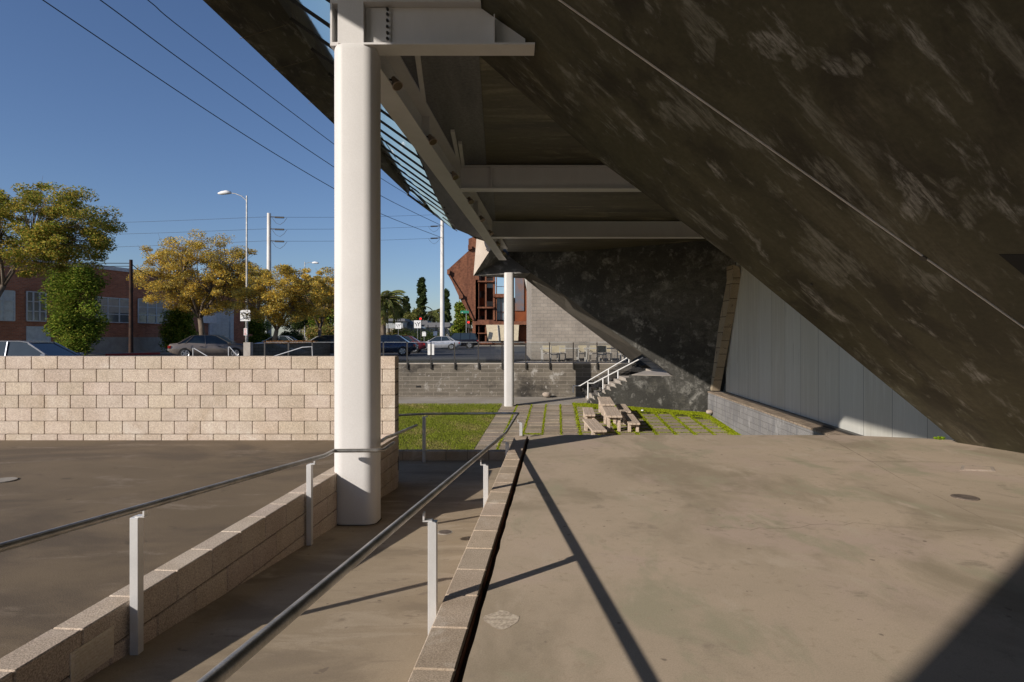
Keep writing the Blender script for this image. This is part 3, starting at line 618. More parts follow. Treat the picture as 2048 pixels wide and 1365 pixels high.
# low grey wall
t = thing('low_wall', G(6.6, 20, -1.9), 'low grey block wall with brown cap below the blue steel cladding', 'wall')
m = MB(); zt = P(1424, 783, 26.3).z; m.box(6.40, 6.85, 9.9, 26.4, -2.6, zt-.05, skew=K); m.build('wall', m_lowblock, t)
m = MB(); m.box(6.37, 6.87, 9.9, 26.42, zt-.05, zt, skew=K); m.build('coping', brick_mat('coping_brick', (.34, .27, .2), (.27, .215, .165), (.16, .12, .09), .3, .6, .02), t)

# unseen building added behind the camera, trimmed so its corner shades the lower right
t = thing('rear_shadow_wing', (0, -9, 0), 'unseen rear wing added behind the viewer to shade the lower right', 'building')
m = MB(); m.box(-7.17, -4.6, -9, -4.9, 0, 8.0); m.build('wall', m_gblock, t)

# ------------------------------------------------------------------ far wall, patio, glass guard, stairs
t = thing('retaining_wall', (-1, 32.1, gz(32)), 'dark stained block retaining wall with white efflorescence across the court', 'wall')
MB().box(-9, 13, 32, 32.3, gz(32)-.1, .24).build('wall', m_dblock, t); MB().box(-9, 13, 31.97, 32.33, .24, .30).build('coping', m_conc, t)
MB().box(-4.95, -4.7, 31.985, 32.0, -.62-.35, -.82-.05).build('vent', m_black, t)
sheet('patio', [(-.5, 32.3, .30), (14, 32.3, .30), (14, 38, .30), (2.5, 38, .30)], m_conc, .1)
gp0 = None
gx = [(u-1024)/F*31.9 for u in (575, 627, 724, 766, 814, 862, 909, 957, 1004, 1051, 1099, 1146, 1194)]
gx = [-5.4+1.222*k for k in range(-6, 9)]
gd = thing('glass_guard', (0, 31.95, .3), 'frameless glass guard with dark posts along the far retaining wall', 'guard rail')
for x in gx:
    if x > 4.6: continue
    m = MB(); m.box(x-.03, x+.03, 31.90, 31.965, -.02, 1.36); m.build('post', m_darksteel, gd)
    m = MB(); m.box(x+.05, x+1.17, 31.935, 31.947, .34, 1.37); m.build('pane', m_glass, gd)
    m = MB(); m.box(x+.05, x+1.17, 31.93, 31.952, 1.368, 1.378); m.build('edge_trim', m_frame, gd)
m = MB(); m.box(-13, 3, 32.05, 32.12, .42, .47); m.build('bottom_rail', m_darksteel, gd)
# notice plate on the guard
t = thing('notice_board', P(862, 710, 31.85), 'pair of blank white notice plates hung on the glass guard', 'notice'); p = P(862, 712, 31.85)
MB().box(p.x-.17, p.x-.03, 31.84, 31.86, .72, 1.28).build('plate', m_sign, t); MB().box(p.x+.04, p.x+.16, 31.84, 31.86, .72, 1.28).build('plate', m_sign, t)
# stairs
t = thing('outdoor_stairs', P(1200, 800, 30), 'pale concrete stairs rising beside the black wall', 'stairs')
m = MB(); x = 1181; y = 799
for k in range(8):
    a = BP(x, y); m.box(a.x, a.x+3.2-.26*k, a.y+.02, a.y+1.9, a.z-.16, a.z+.0); x = 1188+10.6*k; y -= 6
m.build('treads', m_conc, t)
a = BP(1264, 750)
m = MB(); m.prism([BP(1264, 750)+Vector((0, .1, 0)), BP(1352, 753)+Vector((0, .1, 0)), P(1335, 742, 31.5), P(1290, 742, 31.5)], (0, 0, -.1)); m.build('landing', m_conc, t)
m = MB()
for k in range(5): p = P(1330-k*10, 745-k*7, 31.2+.1*k); m.box(p.x-.7, p.x+.5, p.y, p.y+.5, p.z-.16, p.z)
m.build('upper_flight', m_conc, t)
MB().prism([P(1284, 700, 31.9), P(1360, 760, 31.9), P(1264, 760, 31.9), P(1264, 700, 31.9)], (0, .05, 0)).build('back_wall', m_dblock, t)
def prail(name, label, lines, posts, glass, Y):
    t = thing(name, P(*lines[0][0], Y), label, 'stair railing', 'white stair railings')
    for L in lines: MB().tube([P(*q, Y) for q in L], .028, 8).build('rail', m_sign, t)
    for (u, v0, v1) in posts: MB().tube([P(u, v0, Y), P(u, v1, Y)], .032, 8).build('post', m_sign, t)
    if glass: MB().prism([P(*q, Y) for q in glass], (0, .02, 0)).build('pane', glass_mat('guard_pane', (.62, .63, .65), .06), t)
prail('stair_railing', 'upper white stair railing against the stained block wall', [[(1146.5, 772), (1160, 772), (1270, 707), (1286, 708)], [(1146.5, 772), (1146.5, 786)]], [(1217, 738, 780), (1236, 741, 768), (1258, 716, 726)], [(1158, 778), (1268, 712), (1310, 742), (1236, 780), (1175, 795)], 31.4)
prail('stair_railing', 'lower white stair railing beside the black wall', [[(1176.5, 767), (1187, 767), (1286, 715)]], [(1176, 764, 797), (1206, 758, 786)], [(1180, 770), (1204, 762), (1206, 782), (1184, 794)], 29.6)

# stones
def stone(u, v, Y, r, label, mat=m_stone):
    p = P(u, v, Y); m = MB(); nn = 9
    rings = []
    for i in range(1, 6):
        th = math.pi*i/6
        rings.append([(p.x+r*1.25*math.sin(th)*math.cos(a)*random.uniform(.85, 1.1), p.y+r*math.sin(th)*math.sin(a)*random.uniform(.85, 1.1), p.z+r*.75*(1+math.cos(th))*random.uniform(.93, 1.05)) for a in [2*math.pi*k/nn for k in range(nn)]])
    for rg in rings: m.v += rg
    for i in range(4):
        for k in range(nn): m.f.append((i*nn+k, (i+1)*nn+k, (i+1)*nn+(k+1) % nn, i*nn+(k+1) % nn)); m.c.append(None)
    m.f.append(tuple(range(nn))); m.f.append(tuple(range(4*nn, 5*nn))[::-1]); m.c += [None, None]
    tag(m.build('stone', mat, smooth=True), label, 'stone')
stone(1419, 829, 25.6, .13, 'rounded beige stone at the foot of the low grey wall')
stone(1093, 795, 31.6, .18, 'rounded pale stone at the foot of the dark retaining wall')
stone(1285, 823, 26.0, .05, 'small white stone lying on the mossy pavers', m_sign)
# covers
def cover(u, v, z, r, label, mats, n=24, sq=False):
    X, Y = gp(u, v, z); t = thing('utility_cover', (X, Y, z), label, 'cover')
    z = z+.002
    if sq: MB().prism([Vector((X+r*a, Y+r*.8*b, z)) for a, b in ((-1.3, -.6), (.5, -1), (1.3, .5), (-.3, 1))], (0, 0, .006)).build('frame', mats[0], t); MB().prism([Vector((X+r*a, Y+r*.8*b, z+.006)) for a, b in ((-1, -.45), (.4, -.75), (1, .35), (-.25, .75))], (0, 0, .003)).build('plate', mats[1], t)
    else: MB().tube([(X, Y, z), (X, Y, z+.006)], r, n).build('frame', mats[0], t); MB().tube([(X, Y, z+.004), (X, Y, z+.009)], r*.82, n).build('plate', mats[1], t)
m_cov = surf('cover_iron', (.17, .135, .11), (.11, .09, .075), scale=9, rough=.7); m_covf = surf('cover_frame', (.22, .175, .14), (.15, .12, .1), scale=9)
cover(1930, 996, .07, .115, 'small round iron cover set in the concrete platform', (m_covf, m_cov))
cover(1953, 938, .07, .2, 'square pale access hatch set in the concrete near the dark slab', (m_stone, m_slab), sq=True)
Yc = 4.69; zc = ramp(5.0); cover(890, 1066, ramp(4.95), .075, 'small round drain cover in the sloping ramp', (m_walk, m_cov))
Xc, Yc = gp(6, 962, 0); tag(MB().tube([(Xc, Yc, .001), (Xc, Yc, .012)], .13, 20).build('utility_cover', m_walk), 'pale round utility cover in the asphalt at the left edge', 'cover')
# pale stain on the slab
X0, Y0 = gp(1003, 1240); m = MB(); m.poly([Vector((X0+.095*math.cos(a)*(1+.12*math.sin(3*a)+random.uniform(-.04, .04)), Y0+.10*math.sin(a)*(1+.15*math.cos(4*a)+random.uniform(-.06, .06)), .0716)) for a in [2*math.pi*k/40 for k in range(40)]])
tag(m.build('floor_stain', surf('pale_stain', (.49, .41, .315), (.56, .475, .375), scale=14, fine=(40, .3))), kind='structure')

# ------------------------------------------------------------------ picnic furniture
def furn(name, label, cat, group, xo, Y, w, L, h, rz=0):
    t = thing(name, (xo+K*Y, Y, gz(Y)), label, cat, group); t.rotation_euler = (math.atan(.0343), 0, -math.atan(K)+rz)
    for k in range(3):
        m = MB(); x = -w/2+(k+.5)*w/3; m.bbox(x-w/6+.006, x+w/6-.006, -L/2, L/2, h-.07, h, .006); m.build('plank', m_wood, t, world=False)
    for sy in (-1, 1):
        for sx in (-1, 1):
            m = MB(); m.bbox(sx*w*.33-.05, sx*w*.33+.05, sy*(L*.36)-.12, sy*(L*.36)+.12, 0, h-.07, .006); m.build('leg', m_wood, t, world=False)
        m = MB(); m.bbox(-w*.28, w*.28, sy*L*.36-.04, sy*L*.36+.04, h-.19, h-.075, .004); m.build('crossbar', m_wood, t, world=False)
furn('picnic_table', 'nearer weathered wooden picnic table on the mossy pavers', 'picnic table', 'picnic tables', 2.03, 23.2, .56, 2.3, .64)
furn('picnic_table', 'farther weathered wooden picnic table, end to end with the nearer one', 'picnic table', 'picnic tables', 2.02, 26.0, .56, 2.3, .66)
furn('picnic_bench', 'nearest left wooden bench cut off by the platform edge', 'bench', 'picnic benches', 1.28, 21.7, .50, 2.3, .40, .10)
furn('picnic_bench', 'left wooden bench beside the farther picnic table', 'bench', 'picnic benches', 1.25, 24.8, .42, 1.9, .40)
furn('picnic_bench', 'right wooden bench beside the nearer picnic table with shaded seat', 'bench', 'picnic benches', 2.72, 23.0, .42, 2.1, .40)
furn('picnic_bench', 'right wooden bench beside the farther picnic table', 'bench', 'picnic benches', 2.72, 25.7, .42, 2.1, .40)
# patio chairs and tables
m_chair = plain('chair_frame', (.50, .48, .45), .5)
def chair0():
    t = thing('patio_chair', (0, 0, 0), 'x', 'chair', 'patio chairs behind the guard')
    MB().bbox(-.24, .24, -.24, .22, .40, .44, .005).build('seat', m_chair, t, world=False)
    for sx in (-1, 1):
        for sy in (-1, 1): MB().box(sx*.23-.018, sx*.23+.018, sy*.22-.018, sy*.22+.018, 0, .40 if sy < 0 else .85).build('leg', m_chair, t, world=False)
    MB().box(-.225, .225, .20, .222, .52, .87).build('backrest', m_pcloth, t, world=False)
    for sx in (-1, 1): MB().box(sx*.25-.015, sx*.25+.015, -.22, .20, .60, .63).build('armrest', m_chair, t, world=False)
    return t
ch = chair0()
cs = [(1.95, 34.6, 0, 'leftmost patio chair beyond the first table'), (2.75, 34.6, 0, 'patio chair beyond the first table, second from left'), (2.3, 33.1, 180, 'patio chair with its back to the viewer before the first table'), (3.95, 34.6, 0, 'patio chair beyond the gap between the two tables'),
      (4.6, 34.6, .1, 'patio chair beyond the second table'), (4.75, 33.0, 180, 'tall backed beige patio chair before the second table'), (5.3, 34.6, 0, 'patio chair beyond the right end of the second table'), (5.95, 33.3, 100, 'patio chair turned sideways near the stairs'), (6.5, 34.3, 60, 'patio chair near the stairs, farthest right')]
for i, (x, y, a, lab) in enumerate(cs):
    o = ch if i == 0 else copy_tree(ch); o.location = (x, y, .3); o.rotation_euler = (0, 0, math.radians(a)); o['label'] = lab
for i, (x, lab) in enumerate(((2.6, 'left grey patio table at the building corner'), (5.0, 'right grey patio table near the stairs'))):
    t = thing('patio_table', (x, 33.8, .3), lab, 'table', 'patio tables')
    MB().bbox(x-1.05, x+1.05, 33.4, 34.2, 1.0, 1.05, .005).build('tabletop', m_chair, t)
    for sx in (-1, 1):
        for sy in (-1, 1): MB().box(x+sx*.98-.03, x+sx*.98+.03, 33.8+sy*.34-.03, 33.8+sy*.34+.03, .3, 1.0).build('leg', m_chair, t)

# ------------------------------------------------------------------ buildings beyond
t = thing('block_building', (6, 37, .3), 'plain grey concrete block building behind the patio tables', 'building')
MB().box(1.13, 14, 36, 48, .26, 8.5).build('wall', m_gblock, t)
# rusty tower
dkg = surf('tower_glass', (.12, .14, .17), (.20, .12, .09), scale=.5, rough=.25, bmp=0)  # blue and rust reflections put into the glass colour
t = thing('rusted_steel_building', P(1000, 690, 100), 'rusted weathering steel tower with faceted side and open floors', 'building')
Yr = 100
m = MB(); m.prism([P(*q, Yr) for q in [(945, 695), (945, 640), (931, 611), (922, 601), (919, 590), (896, 550), (894, 541), (937, 502), (937, 478), (958, 470), (958, 695)]], (0, 10, 0)); m.build('faceted_wall', m_rust, t)
for dz, qs in ((.6, [(894, 539), (900, 541), (899, 549), (894, 549)]), (.6, [(917, 590), (925, 589), (926, 596), (918, 599)]), (.6, [(936, 490), (944, 492), (944, 498), (936, 500)]), (.3, [(897, 549), (899, 549), (925, 590), (948, 640), (945, 641), (919, 596)])):
    MB().prism([P(*q, Yr-dz) for q in qs], (0, dz, 0)).build('edge_rib', m_rust, t)
m = MB(); m.prism([P(*q, Yr+8) for q in [(958, 460), (990, 460), (990, 596), (1030, 596), (1030, 540), (1070, 540), (1070, 695), (958, 695)]], (0, 1, 0)); m.build('back_wall', m_rust, t)
for (u0, u1, v0, v1) in ((955, 988, 562, 564.5), (955, 988, 614, 617), (955, 988, 640, 643), (951, 1063, 643, 650), (986, 1012, 588, 595), (955, 975, 666, 668), (955, 1063, 684, 689), (958, 1063, 455, 470)):
    m = MB(); m.prism([P(u0, v0, Yr-.5), P(u1, v0, Yr-.5), P(u1, v1, Yr-.5), P(u0, v1, Yr-.5)], (0, 8, 0)); m.build('floor_slab', m_rust, t)
for (u0, u1, v0, v1) in ((970, 973, 470, 688), (986, 990, 470, 645), (992, 993.5, 555, 645), (951, 957, 560, 690)):
    m = MB(); m.prism([P(u0, v0, Yr), P(u1, v0, Yr), P(u1, v1, Yr), P(u0, v1, Yr)], (0, 1.2, 0)); m.build('post', m_rust, t)
for (u0, u1, v0, v1) in ((957, 970, 566, 582), (974, 986, 556, 562), (974, 986, 603, 613), (957, 969, 622, 632), (957, 969, 596, 612)):
    m = MB(); m.prism([P(u0, v0, Yr+2), P(u1, v0, Yr+2), P(u1, v1, Yr+2), P(u0, v1, Yr+2)], (0, .3, 0)); m.build('infill_panel', m_pcloth if u0 > 970 else m_rust2, t)
m = MB(); m.prism([P(974, 567, Yr+1), P(986, 567, Yr+1), P(986, 576, Yr+1), P(974, 576, Yr+1)], (0, .2, 0)); m.build('window', m_win, t)
for (u0, u1, v0, v1) in ((994, 1011, 597, 640), (1030, 1048, 556, 622)):
    m = MB(); m.prism([P(u0, v0, Yr+.8), P(u1, v0, Yr+.8), P(u1, v1, Yr+.8), P(u0, v1, Yr+.8)], (0, .2, 0)); m.build('window', m_win if u0 < 1000 else dkg, t)
for (u0, u1, v0, v1) in ((1001.5, 1002.5, 597, 640), (994, 1011, 624, 625), (993, 1011, 573, 574)):
    MB().prism([P(u0, v0, Yr+.6), P(u1, v0, Yr+.6), P(u1, v1, Yr+.6), P(u0, v1, Yr+.6)], (0, .1, 0)).build('glazing_bar', m_rust, t)
m = MB(); m.prism([P(1049, 556, Yr+.4), P(1056, 556, Yr+.4), P(1066, 612, Yr+.4), P(1062, 625, Yr+.4)], (0, .5, 0)); m.build('leaning_strip', m_cream, t)
m = MB(); m.prism([P(1030, 624, Yr), P(1066, 624, Yr), P(1066, 643, Yr), P(1030, 643, Yr)], (0, .5, 0)); m.prism([P(1046, 566, Yr+1), P(1066, 612, Yr+1), P(1066, 624, Yr+1), P(1030, 624, Yr+1), P(1030, 612, Yr+1)], (0, .5, 0)); m.prism([P(1038, 652, Yr+.5), P(1066, 652, Yr+.5), P(1066, 686, Yr+.5), P(1036, 686, Yr+.5)], (0, .3, 0)); m.build('orange_panel', m_rust2, t)
m = MB(); m.prism([P(972, 650, Yr-.7), P(1038, 650, Yr-.7), P(1036, 682, Yr-1.2), P(976, 682, Yr-1.2)], (0, .3, 0)); m.build('pale_board', m_pcloth, t)
m = MB(); m.prism([P(994, 650, Yr-1), P(995.2, 650, Yr-1), P(998, 682, Yr-1.5), P(996.6, 682, Yr-1.5)], (0, .2, 0)); m.build('board_joint', m_cream, t)

# brick building on the left: facade line from A to B
FA = Vector((-34.0*41/41, 41, 0)); FB = Vector((-20.4, 90, 0))
fd = (FB-FA).normalized(); fn = Vector((fd.y, -fd.x, 0))
def fhit(u):  # distance along facade seen at picture column u
    a = (u-1024)/F; tt = (a*FA.y-FA.x)/(fd.x-a*fd.y); return tt
def fpt(s, z, out=0.): q = FA+fd*s+fn*out; return Vector((q.x, q.y, z))
def fz(u, v): s = fhit(u); return s, EYE-(v-676)/F*(FA+fd*s).y
ZB = 6.95
s0 = fhit(-90); s1 = fhit(512)
t = thing('brick_building', fpt(fhit(300), .4), 'long red brick warehouse with grey windows along the left street', 'building')
def fbox(m, s0_, s1_, z0, z1, o0, o1): m.prism([fpt(s0_, z0, o0), fpt(s1_, z0, o0), fpt(s1_, z0, o1), fpt(s0_, z0, o1)], (0, 0, z1-z0))
m = MB(); fbox(m, s0, s1, .3, ZB, 0, -14); m.build('wall', m_brick, t)
m = MB(); fbox(m, s0, s1, ZB, ZB+.3, .1, -14); m.build('roof', m_frame, t)
m = MB(); fbox(m, fhit(175), fhit(345), .3, 1.65, .05, 0); m.build('plinth', m_conc, t)
for (u0, u1, v0, v1, nn) in ((-60, 27, 583, 642, 4), (52, 90, 586, 643, 3), (190, 259, 599, 646, 3), (275, 345, 603, 648, 4)):
    a, zt = fz(u0, v0); b, zb = fz(u1, v1); _, zt = fz(u1, v0)
    w = MB(); fbox(w, a, b, zb, zt, .06, 0); w = w.build('window', m_winp if u0 < 0 else m_win, t)
    fr = MB(); g_ = .10
    for k in range(nn+1): ss = a+(b-a)*k/nn; fbox(fr, ss-.05, ss+.05, zb, zt, .11, .06)
    for k in range(4): zz = zb+(zt-zb)*k/3; fbox(fr, a, b, zz-.035, zz+.035, .10, .06)
    fr.build('frame', m_frame, w)
    if u0 > 100: m = MB(); fbox(m, a, b, zt-1.15, zt-.1, .08, .06); m.build('blind', m_cream, w)
a, z = fz(52, 650); b, z0 = fz(100, 700); m = MB(); fbox(m, a, b, .3, z-.1, .08, 0); m.build('panel_door', m_frame, t)
a = fhit(424); b = fhit(458); _, z = fz(458, 616); dd = MB(); fbox(dd, a, b, .4, z, .08, 0); dd = dd.build('roller_door', m_winp, t)
m = MB()
for k in range(14): zz = .5+k*(z-.5)/14; fbox(m, a, b, zz, zz+.05, .12, .08)
m.build('slat', m_frame, dd)
m = MB(); fbox(m, a-.5, a, .4, z+.3, .15, 0); fbox(m, b, b+.5, .4, z+.3, .15, 0); fbox(m, a-.5, b+.5, z, z+.3, .16, 0); m.build('door_frame', m_frame, t)
sheet('left_pavement', [fpt(s0, .44, 0), fpt(s1, .44, 0), fpt(s1, .44, 4.2), fpt(s0, .44, 4.2)], m_walk, .2)
m = MB(); a = fhit(120); b = fhit(232); fbox(m, a, b, .30, .46, 4.35, 4.2); tag(m.build('red_kerb', m_redc), kind='structure')
# low houses and fence right of the column
def house(u0, u1, v0, v1, vr, Y, wm, label, gable=False):
    t = thing('house', P((u0+u1)/2, 690, Y), label, 'house', 'low houses across the street')
    a = P(u0, v1, Y); b = P(u1, v0, Y); MB().box(a.x, b.x, Y, Y+9, a.z, b.z).build('wall', wm, t)
    r = MB(); o = .5
    if gable: mx_ = (a.x+b.x)/2; zt = P(0, vr, Y).z; r.prism([Vector((a.x-o, Y-.4, b.z)), Vector((mx_, Y-.4, zt)), Vector((b.x+o, Y-.4, b.z))], (0, 10, 0))
    else: zt = P(0, vr, Y).z; r.prism([Vector((a.x-o, Y-.6, b.z)), Vector((b.x+o, Y-.6, b.z)), Vector((b.x+o-.5, Y+2, zt)), Vector((a.x-o+.5, Y+2, zt))], (0, 6, 0))
    r.build('roof', m_roofg, t)
house(752, 806, 643, 690, 637, 120, m_houses, 'grey flat roofed house behind the fence near the big palm')
house(808, 852, 650, 690, 641, 125, plain('blue_house', (.13, .19, .27), .8), 'blue grey low house behind the left turn sign')
house(852, 897, 655, 690, 645, 118, m_houses, 'low pale roofed house just left of the white utility pole')
house(890, 935, 662, 690, 646, 112, m_houses, 'gabled grey house right of the white utility pole', True)
t = thing('stone_fence', P(800, 690, 108), 'mottled grey stone fence wall along the far street', 'fence')
a = P(590, 657, 108); b = P(945, 657, 108); MB().box(a.x, b.x, 108, 108.4, .26, a.z).build('wall', surf('mottled_stone', (.42, .40, .36), (.22, .21, .19), scale=1.2, bmp=0), t)
for u in range(600, 945, 16): q = P(u, 650, 107.8); MB().box(q.x-.06, q.x+.06, 107.75, 107.9, .26, q.z).build('post', m_darksteel, t)

# ------------------------------------------------------------------ vegetation
PAL = {'gold': [(.72, .47, .07), (.60, .40, .065), (.42, .35, .08), (.66, .54, .14), (.36, .28, .11)], 'mix': [(.50, .36, .07), (.26, .27, .05), (.17, .22, .035), (.40, .33, .07)],
       'green': [(.15, .22, .03), (.21, .28, .04), (.09, .14, .02), (.34, .34, .06)], 'dark': [(.06, .085, .03), (.085, .11, .04), (.045, .065, .02)], 'olive': [(.17, .18, .05), (.12, .14, .04), (.24, .22, .07)], 'ivy': [(.22, .24, .06), (.42, .36, .12), (.13, .17, .03), (.34, .2, .07)]}
def pick(pal, n):
    A = np.array(PAL[pal]); i = rng.integers(0, len(A), n); return A[i]*rng.uniform(.7, 1.3, (n, 1))
def cloud(centers, rad, n_each, size, pal, flat=.6):
    C_ = []; Cl = []
    for c, r in zip(centers, rad):
        n = int(n_each*(.6+.8*random.random())); d = rng.normal(size=(n, 3)); d /= np.linalg.norm(d, axis=1)[:, None]; d *= (rng.uniform(0, 1, (n, 1))**.45)*r; d[:, 2] *= flat
        C_.append(np.array(c)+d); k = pick(pal, n)*random.uniform(.75, 1.25); Cl.append(k)
    C_ = np.concatenate(C_); Cl = np.concatenate(Cl); n = len(C_); dr = rng.normal(size=(n, 3)); dr[:, 2] *= .5; return C_, rng.uniform(.6, 1.3, n)*size, dr, Cl
def tree(name, base, ctr, rx, ry, rz_, label, cat, pal, ncl=70, nleaf=170, leaf=.13, cr=.75, trunk_r=.22, fork=.35, group=None, open_=.0, flat=.55, low=None):
    t = thing(name, base, label, cat, group); base = Vector(base); ctr = Vector(ctr)
    fk = base.lerp(Vector((ctr.x, ctr.y, ctr.z-rz_*.8)), 1) if fork is None else base+(ctr-base)*fork
    m = MB(); mid = base.lerp(fk, .5)+Vector((random.uniform(-.15, .15), 0, 0)); m.tube([base-Vector((0, 0, .1)), mid, fk], [trunk_r*1.25, trunk_r, trunk_r*.85], 9)
    cs = []; rs = []
    while len(cs) < ncl:
        d = Vector((random.uniform(-1, 1), random.uniform(-1, 1), random.uniform(-1, 1)))
        if d.length > 1: continue
        if d.length < open_: continue
        p = Vector((ctr.x+d.x*rx, ctr.y+d.y*ry, ctr.z+d.z*rz_)); cs.append(p); rs.append(cr*random.uniform(.6, 1.25))
    limbs = [fk+Vector((math.cos(a)*rx*.42, math.sin(a)*ry*.42, (ctr.z-fk.z)*random.uniform(.55, 1.0))) for a in [k*2*math.pi/6+random.uniform(-.3, .3) for k in range(6)]]
    for l in limbs: m.tube([fk, fk.lerp(l, .5)+Vector((random.uniform(-.2, .2), 0, .15)), l], [trunk_r*.6, trunk_r*.42, trunk_r*.28], 7)
    for p in cs:
        l = min(limbs, key=lambda q: (q-p).length); q = l.lerp(p, .55)+Vector((random.uniform(-.25, .25), random.uniform(-.25, .25), random.uniform(0, .3))); m.tube([l, q, p], [trunk_r*.22, trunk_r*.12, trunk_r*.04], 4, caps=False)
        for _ in range(2): e = p+Vector((random.uniform(-1, 1), random.uniform(-1, 1), random.uniform(-.2, .9)))*cr*.9; m.tube([q, e], [trunk_r*.07, trunk_r*.025], 3, caps=False)
    m.build('trunk', m_bark, t, smooth=True)
    C_, sz, dr, cl = cloud(cs, rs, nleaf, leaf, pal, flat); quads('crown', C_, sz, dr, m_leaf, cl, t)
    return t
def px(u, v, Y): return P(u, v, Y)
tree('street_tree', px(-70, 712, 33), px(70, 458, 33.5), 4.1, 3.0, 2.5, 'big leafy tree with green and golden foliage at the left edge', 'tree', 'mix', 190, 300, .068, .66, .16, .55)
tree('street_tree', px(402, 700, 48), px(398, 550, 48), 5.0, 3.6, 3.1, 'broad golden tree with dark trunk before the roller door', 'tree', 'gold', 230, 270, .072, .72, .22, .42, open_=.3)
tree('street_tree', px(548, 690, 40), px(566, 592, 40), 3.0, 2.4, 1.9, 'golden tree with forked pale trunk rising from the block planter', 'tree', 'gold', 150, 260, .062, .52, .15, .3)
tree('street_tree', px(640, 700, 66), px(640, 594, 66), 3.0, 2.6, 2.9, 'small golden tree just left of the big column', 'tree', 'gold', 90, 190, .11, .75, .2, .4)
def bush(name, u, v0, v1, hw, Y, label, pal, cat='shrub', ncl=40, nleaf=260, leaf=.10, top=.7, group=None):
    b = P(u, v1, Y); zt = P(u, v0, Y).z; w = hw*Y/F; h = zt-b.z; t = thing(name, b, label, cat, group)
    m = MB(); m.tube([b, b+Vector((0, 0, h*.5))], [.12, .05], 6)
    for k in range(6): m.tube([b, b+Vector((random.uniform(-w, w)*.6, random.uniform(-w, w)*.5, h*random.uniform(.4, .9)))], [.05, .02], 5)
    m.build('stems', m_bark, t); cs = []; rs = []
    for k in range(ncl):
        f = random.random(); ww = w*(1-(1-top)*f)*math.sqrt(max(.1, 1-max(0, f-.75)**2*9)); a = random.uniform(0, 6.28); r = math.sqrt(random.random())*.85
        cs.append((b.x+ww*r*math.cos(a), b.y+ww*r*math.sin(a)*.8, b.z+.1+h*f*.93)); rs.append(w*random.uniform(.28, .5))
    C_, sz, dr, cl = cloud(cs, rs, nleaf, leaf, pal, .9); quads('foliage', C_, sz, dr, m_leaf, cl, t); return t
bush('climbing_shrub', 152, 528, 706, 55, 41, 'tall bright green shrub climbing the brick wall below the left tree', 'green', ncl=85, nleaf=330, leaf=.085, top=1.05)
bush('wall_shrub', 358, 612, 696, 38, 52, 'dark green shrub against the brick wall left of the tree trunk', 'green', ncl=50)
bush('wall_shrub', 516, 622, 702, 27, 60, 'green shrub behind the turn sign', 'green', ncl=40)
bush('wall_shrub', 588, 612, 690, 28, 62, 'dark green shrub behind the forked trunk', 'dark', ncl=40)
bush('background_tree', 640, 585, 665, 48, 118, 'dense green tree behind the ivy fence left of the big column', 'green', 'tree', 60, 240, .26)
bush('ivy_hedge', 642, 655, 684, 36, 105, 'yellow and green ivy hanging on the fence left of the big column', 'ivy', 'hedge', 40, 200, .17, 1)
bush('ivy_hedge', 800, 663, 690, 32, 106, 'green creeper in front of the stone fence right of the big column', 'ivy', 'hedge', 40, 120, .16, 1)
bush('background_tree', 790, 612, 648, 20, 150, 'olive green bushy tree behind the grey house', 'olive', 'tree', 40, 200, .25)
bush('background_tree', 812, 592, 645, 11, 165, 'slim dark tree left of the tall conifer', 'dark', 'tree', 36, 160, .28, .5)
bush('conifer', 843, 552, 655, 13, 150, 'tall narrow dark conifer standing alone against the sky', 'dark', 'conifer', 80, 170, .26, .35)
bush('conifer', 891, 578, 655, 13, 160, 'tall dark conifer half hidden by the white utility pole', 'dark', 'conifer', 70, 170, .26, .4)
bush('background_tree', 828, 622, 650, 24, 145, 'low olive tree below the tall conifer', 'olive', 'tree', 40, 160, .25)
bush('background_tree', 924, 606, 684, 24, 108, 'broad green tree behind the green street sign', 'green', 'tree', 60, 220, .2, .6)
bush('ground_cover_shrub', 850, 676, 690, 60, 100, 'low dark hedge in front of the stone fence', 'dark', 'hedge', 50, 90, .16, 1)
def palm(u, vtop, vbase, Y, fl, nf, label, tr=.35):
    b = P(u, vbase, Y); c = P(u, vtop, Y); t = thing('palm_tree', b, label, 'palm', 'palm trees')
    m = MB(); m.tube([b, b.lerp(c, .5), c], [tr, tr*.9, tr*1.15], 10); m.build('trunk', m_bark, t)
    C_ = []; D = []; Cl = []; fr = MB()
    for k in range(nf):
        a = random.uniform(0, 2*math.pi); e = random.uniform(-.6, 1.25); L = fl*random.uniform(.8, 1.1); p = Vector(c); pts = [p.copy()]; el = e
        for s in range(9):
            p = p+Vector((math.cos(a)*math.cos(el), math.sin(a)*math.cos(el), math.sin(el)))*L/9; el -= .17; pts.append(p.copy())
        fr.tube(pts, [.05*fl/5]*5+[.025*fl/5]*5, 3, caps=False)
        dead = e < -.1; side = Vector((-math.sin(a), math.cos(a), 0))
        for s in range(1, 10):
            for q in range(7):
                f = s-1+q/7; i = int(f); pp = pts[i].lerp(pts[min(9, i+1)], f-i); dv = (pts[min(9, i+1)]-pts[i]).normalized()
                for sg in (-1, 1):
                    d = (dv*.8+side*sg*.8+Vector((0, 0, -.35))); ll = fl*.10*(1.15-abs(f-4)/9); C_.append(tuple(pp+d*ll*.8)); D.append(tuple(d)); g = random.uniform(.7, 1.3)
                    Cl.append((.42*g, .33*g, .13*g) if (dead and random.random() < .5) else (.20*g, .22*g, .07*g))
    fr.build('frond_ribs', m_bark, t); C_ = np.array(C_); n = len(C_); quads('fronds', C_, np.full(n, fl*.095), np.array(D), m_leaf, np.array(Cl), t, aspect=.12)
palm(766, 606, 690, 103, 4.7, 70, 'large feathery palm just right of the big column', .55)
palm(869, 628, 670, 150, 4.2, 40, 'smaller distant palm between conifer and white pole', .35)

